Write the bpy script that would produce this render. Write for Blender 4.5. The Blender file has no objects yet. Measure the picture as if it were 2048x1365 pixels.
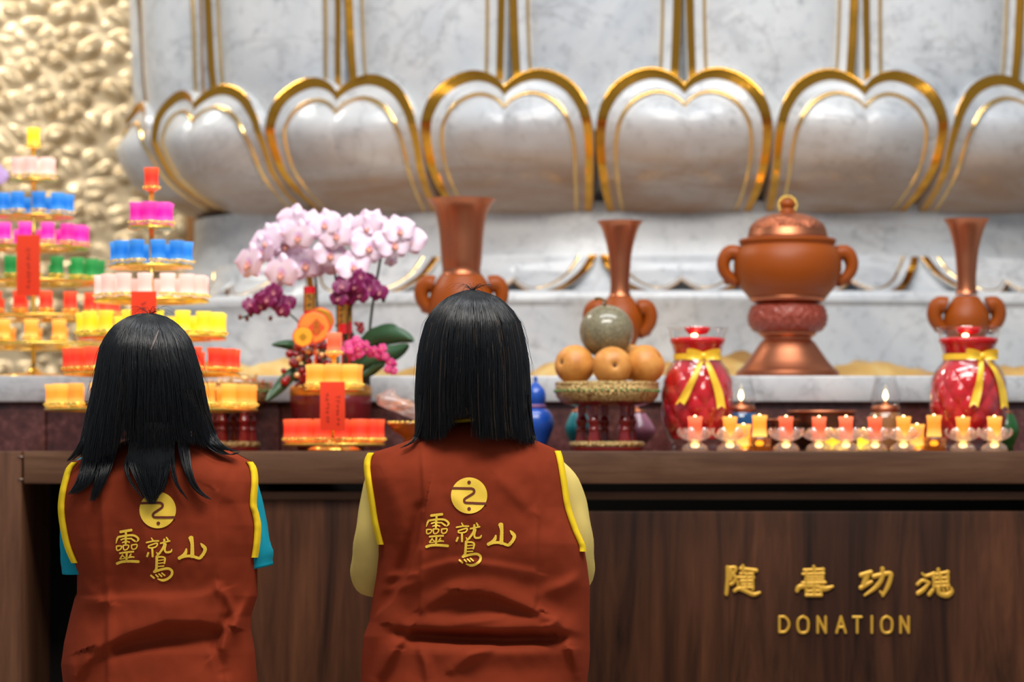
import bpy, bmesh, math, random
from mathutils import Vector, noise
random.seed(7)
R = random.random
U = random.uniform
sin, cos, pi, sqrt = math.sin, math.cos, math.pi, math.sqrt
SC = bpy.context.scene
COL = SC.collection
# ------------------------------------------------------------------ camera
F = 2048 * 100 / 36.0          # focal length in photo pixels (100 mm lens)
HC = 0.9865                    # camera height
HY = 915.0                     # horizon row of the photograph
cam_d = bpy.data.cameras.new('camera')
cam_d.lens = 100; cam_d.sensor_width = 36
cam_d.shift_y = (HY - 682.5) / 2048
cam_d.clip_end = 60
cam_d.dof.use_dof = True
cam_d.dof.focus_distance = 5.0
cam_d.dof.aperture_fstop = 4.0
cam = bpy.data.objects.new('camera', cam_d)
COL.objects.link(cam)
cam.location = (0, 0, HC); cam.rotation_euler = (pi / 2, 0, 0)
SC.camera = cam
# ------------------------------------------------------------------ light
vs = SC.view_settings
vs.view_transform = 'Standard'; vs.look = 'None'; vs.gamma = 1; vs.use_curve_mapping = False
vs.exposure = 0.0
w = bpy.data.worlds.new('world'); SC.world = w; w.use_nodes = True
w.node_tree.nodes['Background'].inputs[0].default_value = (0.80, 0.88, 1.0, 1)
w.node_tree.nodes['Background'].inputs[1].default_value = 0.36
def area(name, loc, target, sx, sy, watts, col):
    d = bpy.data.lights.new(name, 'AREA'); d.shape = 'RECTANGLE'
    d.size = sx; d.size_y = sy; d.energy = watts; d.color = col
    o = bpy.data.objects.new(name, d); COL.objects.link(o)
    o.location = loc
    o.rotation_euler = (Vector(target) - Vector(loc)).to_track_quat('-Z', 'Y').to_euler()
    return o
area('ceiling_panel_light', (0.6, 5.6, 4.3), (0.5, 7.4, 1.2), 3.4, 0.7, 96, (0.95, 0.97, 1.0))
area('back_fill_light', (0.2, 3.9, 3.9), (0.2, 5.9, 1.0), 2.6, 0.8, 135, (1.0, 0.95, 0.88))  # added fill for the kneeling figures' backs, no lamp known there
area('wall_wash_light', (-2.6, 8.3, 3.9), (-1.6, 10.0, 1.8), 1.0, 0.4, 55, (1.0, 0.95, 0.86))
# ------------------------------------------------------------------ helpers
def P(px, py, Y):
    return Vector(((px - 1024) * Y / F, Y, HC - (py - HY) * Y / F))
def Zp(py, Y): return HC - (py - HY) * Y / F
def Xp(px, Y): return (px - 1024) * Y / F
def lerp(a, b, t): return a + (b - a) * t
def clamp(x, a=0.0, b=1.0): return max(a, min(b, x))
def sstep(a, b, x):
    t = clamp((x - a) / (b - a)); return t * t * (3 - 2 * t)
def interp(tab, x):
    if x <= tab[0][0]: return tab[0][1]
    for (x0, y0), (x1, y1) in zip(tab, tab[1:]):
        if x <= x1: return lerp(y0, y1, (x - x0) / (x1 - x0))
    return tab[-1][1]
def sinterp(tab, x):
    for k in range(len(tab) - 1):
        if x <= tab[k + 1][0] or k == len(tab) - 2:
            t = clamp((x - tab[k][0]) / (tab[k + 1][0] - tab[k][0]))
            p0, p1, p2, p3 = tab[max(k - 1, 0)][1], tab[k][1], tab[k + 1][1], tab[min(k + 2, len(tab) - 1)][1]
            return .5 * (2 * p1 + (p2 - p0) * t + (2 * p0 - 5 * p1 + 4 * p2 - p3) * t * t + (3 * p1 - p0 - 3 * p2 + p3) * t ** 3)
def catmull(pts, n, closed=False):
    """resample a polyline of equal-length tuples as a smooth curve with n samples"""
    m = len(pts); out = []
    for i in range(n):
        t = i / (n - 1) * (m - 1); k = min(int(t), m - 2); f = t - k
        p0 = pts[max(k - 1, 0)]; p1 = pts[k]; p2 = pts[k + 1]; p3 = pts[min(k + 2, m - 1)]
        out.append(tuple(0.5 * (2 * b + (c - a) * f + (2 * a - 5 * b + 4 * c - d) * f * f + (3 * b - a - 3 * c + d) * f ** 3)
                         for a, b, c, d in zip(p0, p1, p2, p3)))
    return out
ORIG = {}
class MB:
    def __init__(self): self.v = []; self.f = []; self.m = []
    def add(self, vs_, fs, mi=0):
        o = len(self.v); self.v += [Vector(p) for p in vs_]
        for f in fs: self.f.append(tuple(i + o for i in f)); self.m.append(mi if not callable(mi) else mi(f))
    def grid(self, rows, mi=0, wrap=False, flip=False, mrow=None):
        o = len(self.v); nr = len(rows); nc = len(rows[0])
        for r in rows: self.v += [Vector(p) for p in r]
        for i in range(nr - 1):
            for j in range(nc if wrap else nc - 1):
                a = o + i * nc + j; b = o + i * nc + (j + 1) % nc; c = b + nc; d = a + nc
                self.f.append((d, c, b, a) if flip else (a, b, c, d))
                self.m.append(mrow[i] if mrow else mi)
    def lathe(self, prof, c=(0, 0, 0), n=32, mi=0, mrow=None, rf=None, sy=1.0):
        rows = []
        for r, z in prof:
            row = []
            for k in range(n):
                a = 2 * pi * k / n; rr = max(r, 1e-5)
                if rf: rr *= rf(a, z)
                row.append((c[0] + rr * cos(a), c[1] + rr * sin(a) * sy, c[2] + z))
            rows.append(row)
        self.grid(rows, mi, wrap=True, mrow=mrow)
        return self
    def tube(self, pts, rad, sides=8, mi=0, cap=True, flat=1.0, up=None):
        pts = [Vector(p) for p in pts]; n = len(pts)
        if not hasattr(rad, '__len__'): rad = [rad] * n
        T = (pts[1] - pts[0]).normalized()
        u = Vector(up) if up is not None else (Vector((0, 1, 0)) if abs(T.y) < .9 else Vector((1, 0, 0)))
        rows = []
        for i in range(n):
            T = (pts[min(i + 1, n - 1)] - pts[max(i - 1, 0)])
            if T.length < 1e-9: T = Vector((0, 0, 1))
            T.normalize()
            u = (u - T * u.dot(T))
            if u.length < 1e-6: u = T.orthogonal()
            u.normalize(); b = T.cross(u)
            rows.append([pts[i] + (u * cos(2 * pi * k / sides) * flat + b * sin(2 * pi * k / sides)) * rad[i] for k in range(sides)])
        o = len(self.v)
        self.grid(rows, mi, wrap=True)
        if cap:
            self.f.append(tuple(o + k for k in range(sides))[::-1]); self.m.append(mi)
            e = o + (n - 1) * sides
            self.f.append(tuple(e + k for k in range(sides))); self.m.append(mi)
        return self
    def box(self, lo, hi, mi=0, bev=0.0):
        x0, y0, z0 = lo; x1, y1, z1 = hi
        b = min(bev, (x1 - x0) / 2.01, (y1 - y0) / 2.01, (z1 - z0) / 2.01)
        if b <= 0:
            self.add([(x0, y0, z0), (x1, y0, z0), (x1, y1, z0), (x0, y1, z0), (x0, y0, z1), (x1, y0, z1), (x1, y1, z1), (x0, y1, z1)],
                     [(0, 3, 2, 1), (4, 5, 6, 7), (0, 1, 5, 4), (1, 2, 6, 5), (2, 3, 7, 6), (3, 0, 4, 7)], mi)
            return self
        bm = bmesh.new(); bmesh.ops.create_cube(bm, size=1)
        for v in bm.verts:
            v.co = Vector((x0 if v.co.x < 0 else x1, y0 if v.co.y < 0 else y1, z0 if v.co.z < 0 else z1))
        bmesh.ops.bevel(bm, geom=bm.edges[:], offset=b, segments=2, profile=.5, affect='EDGES')
        bm.verts.index_update()
        self.add([v.co.copy() for v in bm.verts], [tuple(v.index for v in f.verts) for f in bm.faces], mi)
        bm.free(); return self
    def ball(self, c, r, n=12, m=8, mi=0, sc=(1, 1, 1)):
        rows = [[(c[0] + r * sc[0] * sin(pi * i / m) * cos(2 * pi * k / n), c[1] + r * sc[1] * sin(pi * i / m) * sin(2 * pi * k / n),
                  c[2] - r * sc[2] * cos(pi * i / m)) for k in range(n)] for i in range(m + 1)]
        self.grid(rows, mi, wrap=True); return self
    def mesh(self, name, mats, origin=(0, 0, 0), smooth=True, weld=True, angle=None):
        me = bpy.data.meshes.new(name); O = Vector(origin)
        me.from_pydata([p - O for p in self.v], [], self.f)
        for mt in (mats if isinstance(mats, (list, tuple)) else [mats]): me.materials.append(mt)
        me.polygons.foreach_set('material_index', self.m)
        if weld:
            bm = bmesh.new(); bm.from_mesh(me)
            bmesh.ops.remove_doubles(bm, verts=bm.verts, dist=1e-5)
            bmesh.ops.dissolve_degenerate(bm, dist=1e-6, edges=bm.edges)
            bmesh.ops.recalc_face_normals(bm, faces=bm.faces)
            bm.to_mesh(me); bm.free()
        me.polygons.foreach_set('use_smooth', [smooth] * len(me.polygons))
        if smooth and angle:
            me.set_sharp_from_angle(angle=math.radians(angle))
        me.update(); return me
    def build(self, name, mats, parent=None, origin=None, smooth=True, weld=True, angle=None):
        org = Vector(origin) if origin is not None else (ORIG[parent.name] if parent else Vector((0, 0, 0)))
        o = bpy.data.objects.new(name, self.mesh(name, mats, org, smooth, weld, angle)); COL.objects.link(o)
        if parent: o.parent = parent
        elif origin is not None: o.location = org
        ORIG[o.name] = org; return o
def thing(name, label, cat, loc=(0, 0, 0), group=None):
    o = bpy.data.objects.new(name, None); COL.objects.link(o)
    o.empty_display_size = .05; o.location = loc; ORIG[o.name] = Vector(loc)
    return tag(o, label, cat, group)
def tag(o, label, cat, group=None):
    o['label'] = label; o['category'] = cat
    if group: o['group'] = group
    return o
def structure(o): o['kind'] = 'structure'; return o
def copy_thing(o, loc, label, parent=None):
    c = o.copy(); COL.objects.link(c)
    if parent is None: c.location = loc; ORIG[c.name] = Vector(loc); c['label'] = label
    else: c.parent = parent
    for ch in list(o.children): copy_thing(ch, None, None, c)
    return c
# ------------------------------------------------------------------ materials
def nt(name):
    m = bpy.data.materials.new(name); m.use_nodes = True
    t = m.node_tree; return m, t, t.nodes, t.links, t.nodes['Principled BSDF']
def c4(c): return (c[0], c[1], c[2], 1)
def mat(name, col, rough=.5, metal=0.0, spec=.5, emit=None, es=0.0, trans=0.0, coat=0.0, sss=0.0, bump=None, alpha=1.0):
    m, t, N, L, b = nt(name)
    I = b.inputs
    I['Base Color'].default_value = c4(col); I['Roughness'].default_value = rough; I['Metallic'].default_value = metal
    I['Specular IOR Level'].default_value = spec; I['Transmission Weight'].default_value = trans; I['Coat Weight'].default_value = coat
    if sss: I['Subsurface Weight'].default_value = sss; I['Subsurface Radius'].default_value = (.02, .008, .004)
    if emit: I['Emission Color'].default_value = c4(emit); I['Emission Strength'].default_value = es
    if bump:
        n = N.new('ShaderNodeTexNoise'); n.inputs['Scale'].default_value = bump[0]; n.inputs['Detail'].default_value = 4
        tc = N.new('ShaderNodeTexCoord'); L.new(tc.outputs['Object'], n.inputs['Vector'])
        bp = N.new('ShaderNodeBump'); bp.inputs['Strength'].default_value = bump[1]; bp.inputs['Distance'].default_value = bump[2] if len(bump) > 2 else .01
        L.new(n.outputs['Fac'], bp.inputs['Height']); L.new(bp.outputs['Normal'], I['Normal'])
    return m
def ramp(N, L, src, stops):
    r = N.new('ShaderNodeValToRGB'); e = r.color_ramp.elements
    while len(e) < len(stops): e.new(.5)
    for k, (p, c) in enumerate(stops): e[k].position = p; e[k].color = c4(c) if len(c) == 3 else c
    L.new(src, r.inputs['Fac']); return r.outputs['Color']
def noise_n(N, L, vec, scale, detail=4, rough=.55, dist=0.0, mapping=None):
    if mapping:
        mp = N.new('ShaderNodeMapping'); mp.inputs['Scale'].default_value = mapping; L.new(vec, mp.inputs['Vector']); vec = mp.outputs['Vector']
    n = N.new('ShaderNodeTexNoise'); n.inputs['Scale'].default_value = scale; n.inputs['Detail'].default_value = detail
    n.inputs['Roughness'].default_value = rough; n.inputs['Distortion'].default_value = dist
    L.new(vec, n.inputs['Vector']); return n.outputs['Fac']
def mixc(N, L, fac, a, b, mode='MIX'):
    x = N.new('ShaderNodeMix'); x.data_type = 'RGBA'; x.blend_type = mode
    for s, k in ((fac, 0), (a, 6), (b, 7)):
        if isinstance(s, (int, float)): x.inputs[k].default_value = s
        elif isinstance(s, tuple): x.inputs[k].default_value = c4(s)
        else: L.new(s, x.inputs[k])
    return x.outputs[2]
def marble_mat(name, stain_bounce):
    m, t, N, L, b = nt(name)
    g = N.new('ShaderNodeNewGeometry'); pos = g.outputs['Position']
    base = ramp(N, L, noise_n(N, L, pos, 2.6, 6, .6, .6), [(.28, (.40, .43, .465)), (.5, (.53, .545, .555)), (.74, (.66, .655, .64))])
    sp = ramp(N, L, noise_n(N, L, pos, 24, 8, .75), [(.30, (.30, .31, .34)), (.48, (1, 1, 1))])
    col = mixc(N, L, .55, base, sp, 'MULTIPLY')
    vein = ramp(N, L, noise_n(N, L, pos, 1.7, 5, .6, 1.6, (1, 1, 1.6)), [(.475, (1, 1, 1)), (.5, (.62, .6, .6)), (.525, (1, 1, 1))])
    col = mixc(N, L, .45, col, vein, 'MULTIPLY')
    if stain_bounce:   # brown staining, with warm candle bounce painted into the lower course
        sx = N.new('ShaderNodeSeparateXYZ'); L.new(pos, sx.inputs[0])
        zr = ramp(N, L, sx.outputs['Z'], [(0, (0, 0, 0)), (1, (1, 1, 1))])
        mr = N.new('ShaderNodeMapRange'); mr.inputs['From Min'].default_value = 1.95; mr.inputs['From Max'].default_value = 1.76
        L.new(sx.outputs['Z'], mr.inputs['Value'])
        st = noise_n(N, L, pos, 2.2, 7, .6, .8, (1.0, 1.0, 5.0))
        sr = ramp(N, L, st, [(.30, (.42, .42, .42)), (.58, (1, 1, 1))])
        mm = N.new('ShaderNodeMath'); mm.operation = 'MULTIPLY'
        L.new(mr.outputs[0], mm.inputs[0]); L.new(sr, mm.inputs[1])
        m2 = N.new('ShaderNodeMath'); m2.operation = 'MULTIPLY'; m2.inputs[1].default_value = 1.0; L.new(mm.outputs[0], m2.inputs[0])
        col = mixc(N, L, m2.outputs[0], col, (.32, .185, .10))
    L.new(col, b.inputs['Base Color']); b.inputs['Roughness'].default_value = .30
    b.inputs['Coat Weight'].default_value = .14; b.inputs['Coat Roughness'].default_value = .12
    return m
def wood_mat(name, dark, light, axis, rough=.4):
    m, t, N, L, b = nt(name)
    g = N.new('ShaderNodeNewGeometry'); pos = g.outputs['Position']
    s = {'z': (1, 1, .10), 'x': (.10, 1, 1)}[axis]
    a = noise_n(N, L, pos, 14, 6, .6, 1.4, s)
    f = noise_n(N, L, pos, 90, 4, .7, .3, (s[0], s[1], s[2] * .6) if axis == 'z' else (s[0] * .6, 1, 1))
    wide = noise_n(N, L, pos, 4.5, 2, .5, .5, (1, 1, .04) if axis == 'z' else (.1, 1, 1))
    c = ramp(N, L, a, [(.28, dark), (.5, tuple(lerp(x, y, .5) for x, y in zip(dark, light))), (.72, light)])
    fr = ramp(N, L, f, [(.35, (.62, .6, .58)), (.6, (1, 1, 1))])
    wr = ramp(N, L, wide, [(.36, (.40, .37, .35)), (.60, (1.0, 1.0, 1.0))])
    c = mixc(N, L, .6, c, fr, 'MULTIPLY'); c = mixc(N, L, .8, c, wr, 'MULTIPLY')
    L.new(c, b.inputs['Base Color']); b.inputs['Roughness'].default_value = rough; b.inputs['Specular IOR Level'].default_value = .2
    return m
def cloth_mat(name, col, rough=.85, weave=900, var=.12):
    m, t, N, L, b = nt(name)
    g = N.new('ShaderNodeNewGeometry'); pos = g.outputs['Position']
    v = ramp(N, L, noise_n(N, L, pos, 9, 4), [(.3, tuple(x * (1 - var) for x in col)), (.7, tuple(x * (1 + var) for x in col))])
    L.new(v, b.inputs['Base Color']); b.inputs['Roughness'].default_value = rough; b.inputs['Specular IOR Level'].default_value = .06
    b.inputs['Sheen Weight'].default_value = .04; b.inputs['Sheen Roughness'].default_value = .5; b.inputs['Sheen Tint'].default_value = c4(col)
    bp = N.new('ShaderNodeBump'); bp.inputs['Strength'].default_value = .25; bp.inputs['Distance'].default_value = .0006
    L.new(noise_n(N, L, pos, weave, 2), bp.inputs['Height']); L.new(bp.outputs['Normal'], b.inputs['Normal'])
    return m
def glass_mat(name, tint=(1, 1, 1), refl=.9, rough=.03, body=0.0, bodycol=(1, 1, 1)):
    m, t, N, L, b = nt(name); N.remove(b)
    out = N['Material Output']
    tr = N.new('ShaderNodeBsdfTransparent'); tr.inputs[0].default_value = c4(tint)
    gl = N.new('ShaderNodeBsdfGlossy'); gl.inputs['Roughness'].default_value = rough; gl.inputs[0].default_value = (refl, refl, refl, 1)
    lw = N.new('ShaderNodeLayerWeight'); lw.inputs['Blend'].default_value = .35
    ml = N.new('ShaderNodeMath'); ml.operation = 'MULTIPLY_ADD'; ml.inputs[1].default_value = .55; ml.inputs[2].default_value = .02; L.new(lw.outputs['Facing'], ml.inputs[0])
    mx = N.new('ShaderNodeMixShader'); L.new(ml.outputs[0], mx.inputs[0])
    base = tr.outputs[0]
    if body:
        df = N.new('ShaderNodeBsdfTranslucent'); df.inputs[0].default_value = c4(bodycol)
        d2 = N.new('ShaderNodeBsdfDiffuse'); d2.inputs[0].default_value = c4(bodycol)
        a = N.new('ShaderNodeMixShader'); a.inputs[0].default_value = .5; L.new(df.outputs[0], a.inputs[1]); L.new(d2.outputs[0], a.inputs[2])
        mb_ = N.new('ShaderNodeMixShader'); mb_.inputs[0].default_value = body; L.new(tr.outputs[0], mb_.inputs[1]); L.new(a.outputs[0], mb_.inputs[2])
        base = mb_.outputs[0]
    L.new(base, mx.inputs[1]); L.new(gl.outputs[0], mx.inputs[2]); L.new(mx.outputs[0], out.inputs['Surface'])
    return m
def led_mat(name, col, hot, s0=.75, s1=1.7, h=.047):
    """a lit LED wax candle: the bulb sits in the foot, the wax rim is thin"""
    m, t, N, L, b = nt(name)
    tc = N.new('ShaderNodeTexCoord'); sx = N.new('ShaderNodeSeparateXYZ'); L.new(tc.outputs['Generated'], sx.inputs[0])
    r = N.new('ShaderNodeValToRGB'); e = r.color_ramp.elements
    e[0].position = 0; e[0].color = c4(hot); e[1].position = .42; e[1].color = c4(col)
    x = e.new(.62); x.color = c4(col); y = e.new(.95); y.color = c4(tuple(lerp(a, b2, .55) for a, b2 in zip(col, hot)))
    L.new(sx.outputs['Z'], r.inputs['Fac'])
    L.new(r.outputs['Color'], b.inputs['Emission Color'])
    oi_ = N.new('ShaderNodeObjectInfo'); mr_ = N.new('ShaderNodeMapRange'); mr_.inputs['To Min'].default_value = s1 * .55; mr_.inputs['To Max'].default_value = s1 * .88
    L.new(oi_.outputs['Random'], mr_.inputs['Value']); L.new(mr_.outputs[0], b.inputs['Emission Strength'])
    b.inputs['Base Color'].default_value = c4(tuple(x * .5 for x in col)); b.inputs['Roughness'].default_value = .5
    return m
M = {}
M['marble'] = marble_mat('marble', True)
M['marble_plain'] = marble_mat('marble_plain', False)
M['gold'] = mat('gold_leaf', (.70, .335, .04), .2, 1.0, bump=(14, .25, .01))
M['gold_wall'] = mat('hammered_gold', (.74, .575, .355), .36, .5)
M['gold_thin'] = mat('gold_line', (.85, .55, .20), .22, 1.0)
M['copper'] = mat('copper', (.50, .175, .085), .38, 1.0)
M['amber'] = mat('amber_glaze', (.28, .055, .002), .45, 0, .3)
M['amber_dark'] = mat('amber_carved', (.28, .035, .012), .4, 0, .5, coat=.3, bump=(60, .9, .02))
M['copper_pierced'] = mat('copper_pierced', (.50, .16, .08), .32, 1.0, bump=(55, 1.0, .02))
M['wood_slab'] = wood_mat('walnut_slab', (.098, .043, .022), (.205, .104, .059), 'x', .42)
M['wood_panel'] = wood_mat('walnut_panel', (.014, .0045, .0018), (.125, .044, .018), 'z', .42)
M['wood_post'] = wood_mat('walnut_post', (.085, .034, .016), (.185, .080, .041), 'z', .45)
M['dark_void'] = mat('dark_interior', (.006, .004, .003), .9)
M['sign_gold'] = mat('sign_gold', (.72, .40, .045), .38, .35)
M['granite'] = (lambda: None)()
def granite():
    m, t, N, L, b = nt('red_granite')
    g = N.new('ShaderNodeNewGeometry'); pos = g.outputs['Position']
    c = ramp(N, L, noise_n(N, L, pos, 38, 6, .7), [(.32, (.036, .009, .008)), (.52, (.085, .024, .020)), (.72, (.17, .065, .058))])
    L.new(c, b.inputs['Base Color']); b.inputs['Roughness'].default_value = .22; return m
M['granite'] = granite()
M['vest'] = cloth_mat('vest_cotton', (.232, .034, .0125))
M['binding'] = cloth_mat('yellow_binding', (.88, .60, .02), .7)
M['print'] = mat('yellow_print', (.98, .64, .05), .6)
M['print_gap'] = mat('print_gap', (.16, .026, .011), .85)
M['teal'] = cloth_mat('teal_jersey', (.010, .265, .36))
M['cream'] = cloth_mat('pale_yellow_knit', (.70, .53, .16), .9, 500)
M['trouser'] = cloth_mat('dark_trousers', (.02, .02, .025))
M['skin'] = mat('skin', (.58, .34, .23), .5, sss=.1)
M['hair'] = mat('black_hair', (.0035, .004, .005), .36, 0, .42)
M['hair_light'] = mat('brown_hair', (.10, .062, .038), .35, 0, .5)
M['scalp'] = mat('scalp', (.12, .085, .07), .6)
M['glass'] = glass_mat('clear_glass', (.96, .97, .97))
M['crystal'] = glass_mat('crystal', (.98, .95, .92), 1.0, .06, .28, (1.0, .80, .68))
M['gold_lamp'] = mat('lamp_gold', (.95, .66, .13), .22, .8)
M['amber_glass'] = glass_mat('amber_glass', (.85, .42, .06), .9, .05, .3, (.55, .20, .02))
M['red_wax'] = mat('red_wax', (.62, .007, .013), .16, 0, .5, coat=.5)
M['ribbon'] = mat('yellow_satin', (.92, .58, .035), .36, 0, .6)
M['flame'] = mat('flame', (1, .7, .3), .5, emit=(1, .72, .32), es=9)
LED = {'red': led_mat('led_red', (.80, .030, .012), (1.0, .20, .06), s1=1.5), 'orange': led_mat('led_orange', (1.0, .27, .022), (1.0, .72, .17), s1=1.6),
       'yellow': led_mat('led_yellow', (1.0, .66, .012), (1.0, .92, .16), s1=1.4), 'blue': led_mat('led_blue', (.008, .18, .66), (.18, .55, 1.0), s1=1.25),
       'magenta': led_mat('led_magenta', (.82, .012, .34), (1.0, .22, .62), s1=1.35), 'green': led_mat('led_green', (.010, .25, .045), (.14, .55, .16), s1=1.0),
       'pink': led_mat('led_pink', (1.0, .50, .42), (1.0, .86, .76), s1=1.5), 'coral': led_mat('led_coral', (1.0, .10, .035), (1.0, .42, .20), s1=1.5)}
def paper():
    m, t, N, L, b = nt('red_paper'); N.remove(b)
    d = N.new('ShaderNodeBsdfDiffuse'); d.inputs[0].default_value = (.95, .13, .06, 1)
    q = N.new('ShaderNodeBsdfTranslucent'); q.inputs[0].default_value = (.98, .16, .06, 1)
    x = N.new('ShaderNodeMixShader'); x.inputs[0].default_value = .55; L.new(d.outputs[0], x.inputs[1]); L.new(q.outputs[0], x.inputs[2])
    L.new(x.outputs[0], N['Material Output'].inputs['Surface']); return m
M['red_paper'] = paper()
M['ink'] = mat('ink', (.03, .008, .008), .7)
# ------------------------------------------------------------------ setting
fl = MB().box((-6, -1, -.1), (6, 11, 0), 0)
structure(fl.build('floor', mat('floor_stone', (.42, .36, .30), .25)))
# hammered gold wall behind the throne: real nuggets, each a raised cell
def gold_wall():
    Y = 10.2; mb = MB(); x0, x1, z0, z1, st = -2.45, -.75, .9, 2.9, .011
    nx = int((x1 - x0) / st); nz = int((z1 - z0) / st); rows = []
    for j in range(nz + 1):
        row = []
        for i in range(nx + 1):
            x = x0 + i * st; z = z0 + j * st
            wv = noise.noise_vector(Vector((x * 5, z * 5, .3))) * .035
            q = Vector(((x + wv.x) * 12.5, (z + wv.y) * 15.5, 2.1))
            d = noise.voronoi(q)[0]
            h = .040 * (sstep(0, .50, d[1] - d[0])) * (1 - .55 * d[0]) + .006 * noise.noise(q * .5)
            row.append((x, Y - h, z))
        rows.append(row)
    mb.grid(rows)
    mb.add([(-5, Y + .01, 0), (5, Y + .01, 0), (5, Y + .01, 4.6), (-5, Y + .01, 4.6)], [(0, 1, 2, 3)])
    structure(mb.build('wall_back', M['gold_wall'], weld=False))
gold_wall()
tr = MB().box((Xp(372, 9.6), 9.6, 0), (Xp(404, 9.6), 9.72, Zp(425, 9.6)), 0, .01)
structure(tr.build('trim_1', mat('bronze_trim', (.33, .15, .05), .4, .7)))
# ------------------------------------------------------------------ lotus throne
LX, LY, LA, LB = .478, 8.9, 1.70, 1.0
def plan(th, s=1.0, off=0.0):
    x = LA * sin(th); y = -LB * cos(th)
    n = Vector((x / LA ** 2, y / LB ** 2)).normalized()
    return LX + x * s + n.x * off, LY + y * s + n.y * off
def ang_for(px):
    lo, hi = -1.5, 1.5
    for _ in range(50):
        mid = (lo + hi) / 2; x, y = plan(mid)
        if 1024 + x * F / y < px: lo = mid
        else: hi = mid
    return lo
BND = [ang_for(p) for p in (301, 541, 845, 1190, 1545, 1890, 2196)]
BND = [BND[0] - 1.05 * (BND[1] - BND[0]) - .1] + BND
BND = [BND[0] - .40] + BND + [BND[-1] + .30, BND[-1] + .66]
throne = thing('lotus_throne', 'giant grey marble lotus throne with gold-edged heart petals filling the background', 'throne', (LX, LY, 1.1856))
OUT = [(-.90, 0), (-.95, .12), (-.985, .3), (-1.0, .48), (-.985, .62), (-.93, .75), (-.80, .88), (-.62, .962), (-.42, 1.0), (-.24, .985), (-.09, .935), (0, .875)]
half = catmull(OUT, 26)
OUTL = half + [(-u, v) for u, v in half[-2::-1]]
AROW = [1.0, 1.0, .985, .95, .915, .90, .895, .86, .82, .80, .792, .780, .768, .760, .73, .68, .62, .54, .45, .36, .27, .18, .09, 0.0]
AM = [0, 1, 1, 1, 1, 0, 0, 0, 0, 2, 2, 2, 2, 0, 0, 0, 0, 0, 0, 0, 0, 0, 0]
def ah(k, a):
    """outward height over the petal's own surface for contour row k"""
    if k == 0: return -.10
    if a >= .9: return .036 - .017 * (1 - a) / .1
    if a > .80: return .014 + .004 * sstep(.87, .895, a)
    if a > .76: return .010 + .010 * sin(pi * (.80 - a) / .04)
    return .010 + .030 * (1 - (a / .76) ** 2.4)
PROF_LOW = [(-.02, .80), (0, .815), (.04, .86), (.165, .915), (.31, .96), (.48, .985), (.61, 1.0), (.8, 1.0), (1.0, .985)]
def petal(name, t0, t1, zb, zt, prof, flip=False, amp=1.0, mats=None, outl=None):
    mb = MB(); rows = []
    for k, a in enumerate(AROW):
        b = 1 - .8 * (1 - a); row = []
        for u, v in (outl or OUTL):
            uu = u * a * .985; vv = v * b
            th = lerp(t0, t1, (uu + 1) / 2)
            s = interp(prof, vv) * (1 - .028 * sstep(.85, 1.3, abs(th)))
            h = ah(k, a) * amp
            if k > 0: h *= lerp(.35, 1, sstep(0, .25, vv))
            h += .035 * amp * (1 - uu * uu) * (1 - sstep(.55, 1.0, vv))                          # each petal bellies out between its neighbours
            x, y = plan(th, 1.0, h + (s - 1) * 1.7)
            z = lerp(zb(th), zt(th), vv)
            row.append((x, y, z))
        rows.append(row)
    mb.grid(rows, mrow=AM, flip=flip)
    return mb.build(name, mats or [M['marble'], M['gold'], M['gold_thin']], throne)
def zrow(py):
    """height that keeps the course level with photo row py along the curved front"""
    def f(th):
        x, y = plan(th); y = min(y, 8.75)
        return lerp(Zp(py, y), Zp(py, 7.95), .25)
    return f
def ztop(th):
    x, y = plan(th); return Zp(131, 7.86) + .0 * y
def zbot(th):
    x, y = plan(th, 1.0, -.315); y = min(y, 8.75)
    return lerp(Zp(437, y), Zp(437, 8.2), .15)
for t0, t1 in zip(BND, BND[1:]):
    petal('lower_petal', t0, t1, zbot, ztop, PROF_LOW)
MID = [(a + b) / 2 for a, b in zip(BND, BND[1:])]
PROF_UP = [(0, .955), (.2, .965), (.5, .975), (1, 1.0)]
for t0, t1 in zip(MID, MID[1:]):
    petal('upper_petal', t0, t1, lambda th: 1.90, lambda th: 2.86, PROF_UP, mats=[M['marble_plain'], M['gold'], M['gold_thin']])
def ring(prof_s, mname, name, n=120, mm=2.0):
    mb = MB(); rows = []
    for s, z in prof_s:
        row = []
        for k in range(n):
            th = -pi + 2 * pi * k / n
            if mm == 2.0: x, y = plan(th, 1.0, (s - 1) * 1.7) if s > .5 else plan(th, s)
            else:
                c, q = sin(th), -cos(th)
                x = LX + LA * s * math.copysign(abs(c) ** (2 / mm), c); y = LY + LB * s * math.copysign(abs(q) ** (2 / mm), q)
            row.append((x, y, z))
        rows.append(row)
    mb.grid(rows, wrap=True)
    return mb.build(name, M[mname], throne, angle=40)
ring([(.80, 1.66), (.88, 1.80), (.92, 2.0), (.93, 2.9), (0.01, 2.9)], 'marble_plain', 'core')
ring([(.895, 1.44), (.885, 1.50), (.875, 1.58), (.865, 1.66), (.865, 1.72)], 'marble_plain', 'neck')
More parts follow.
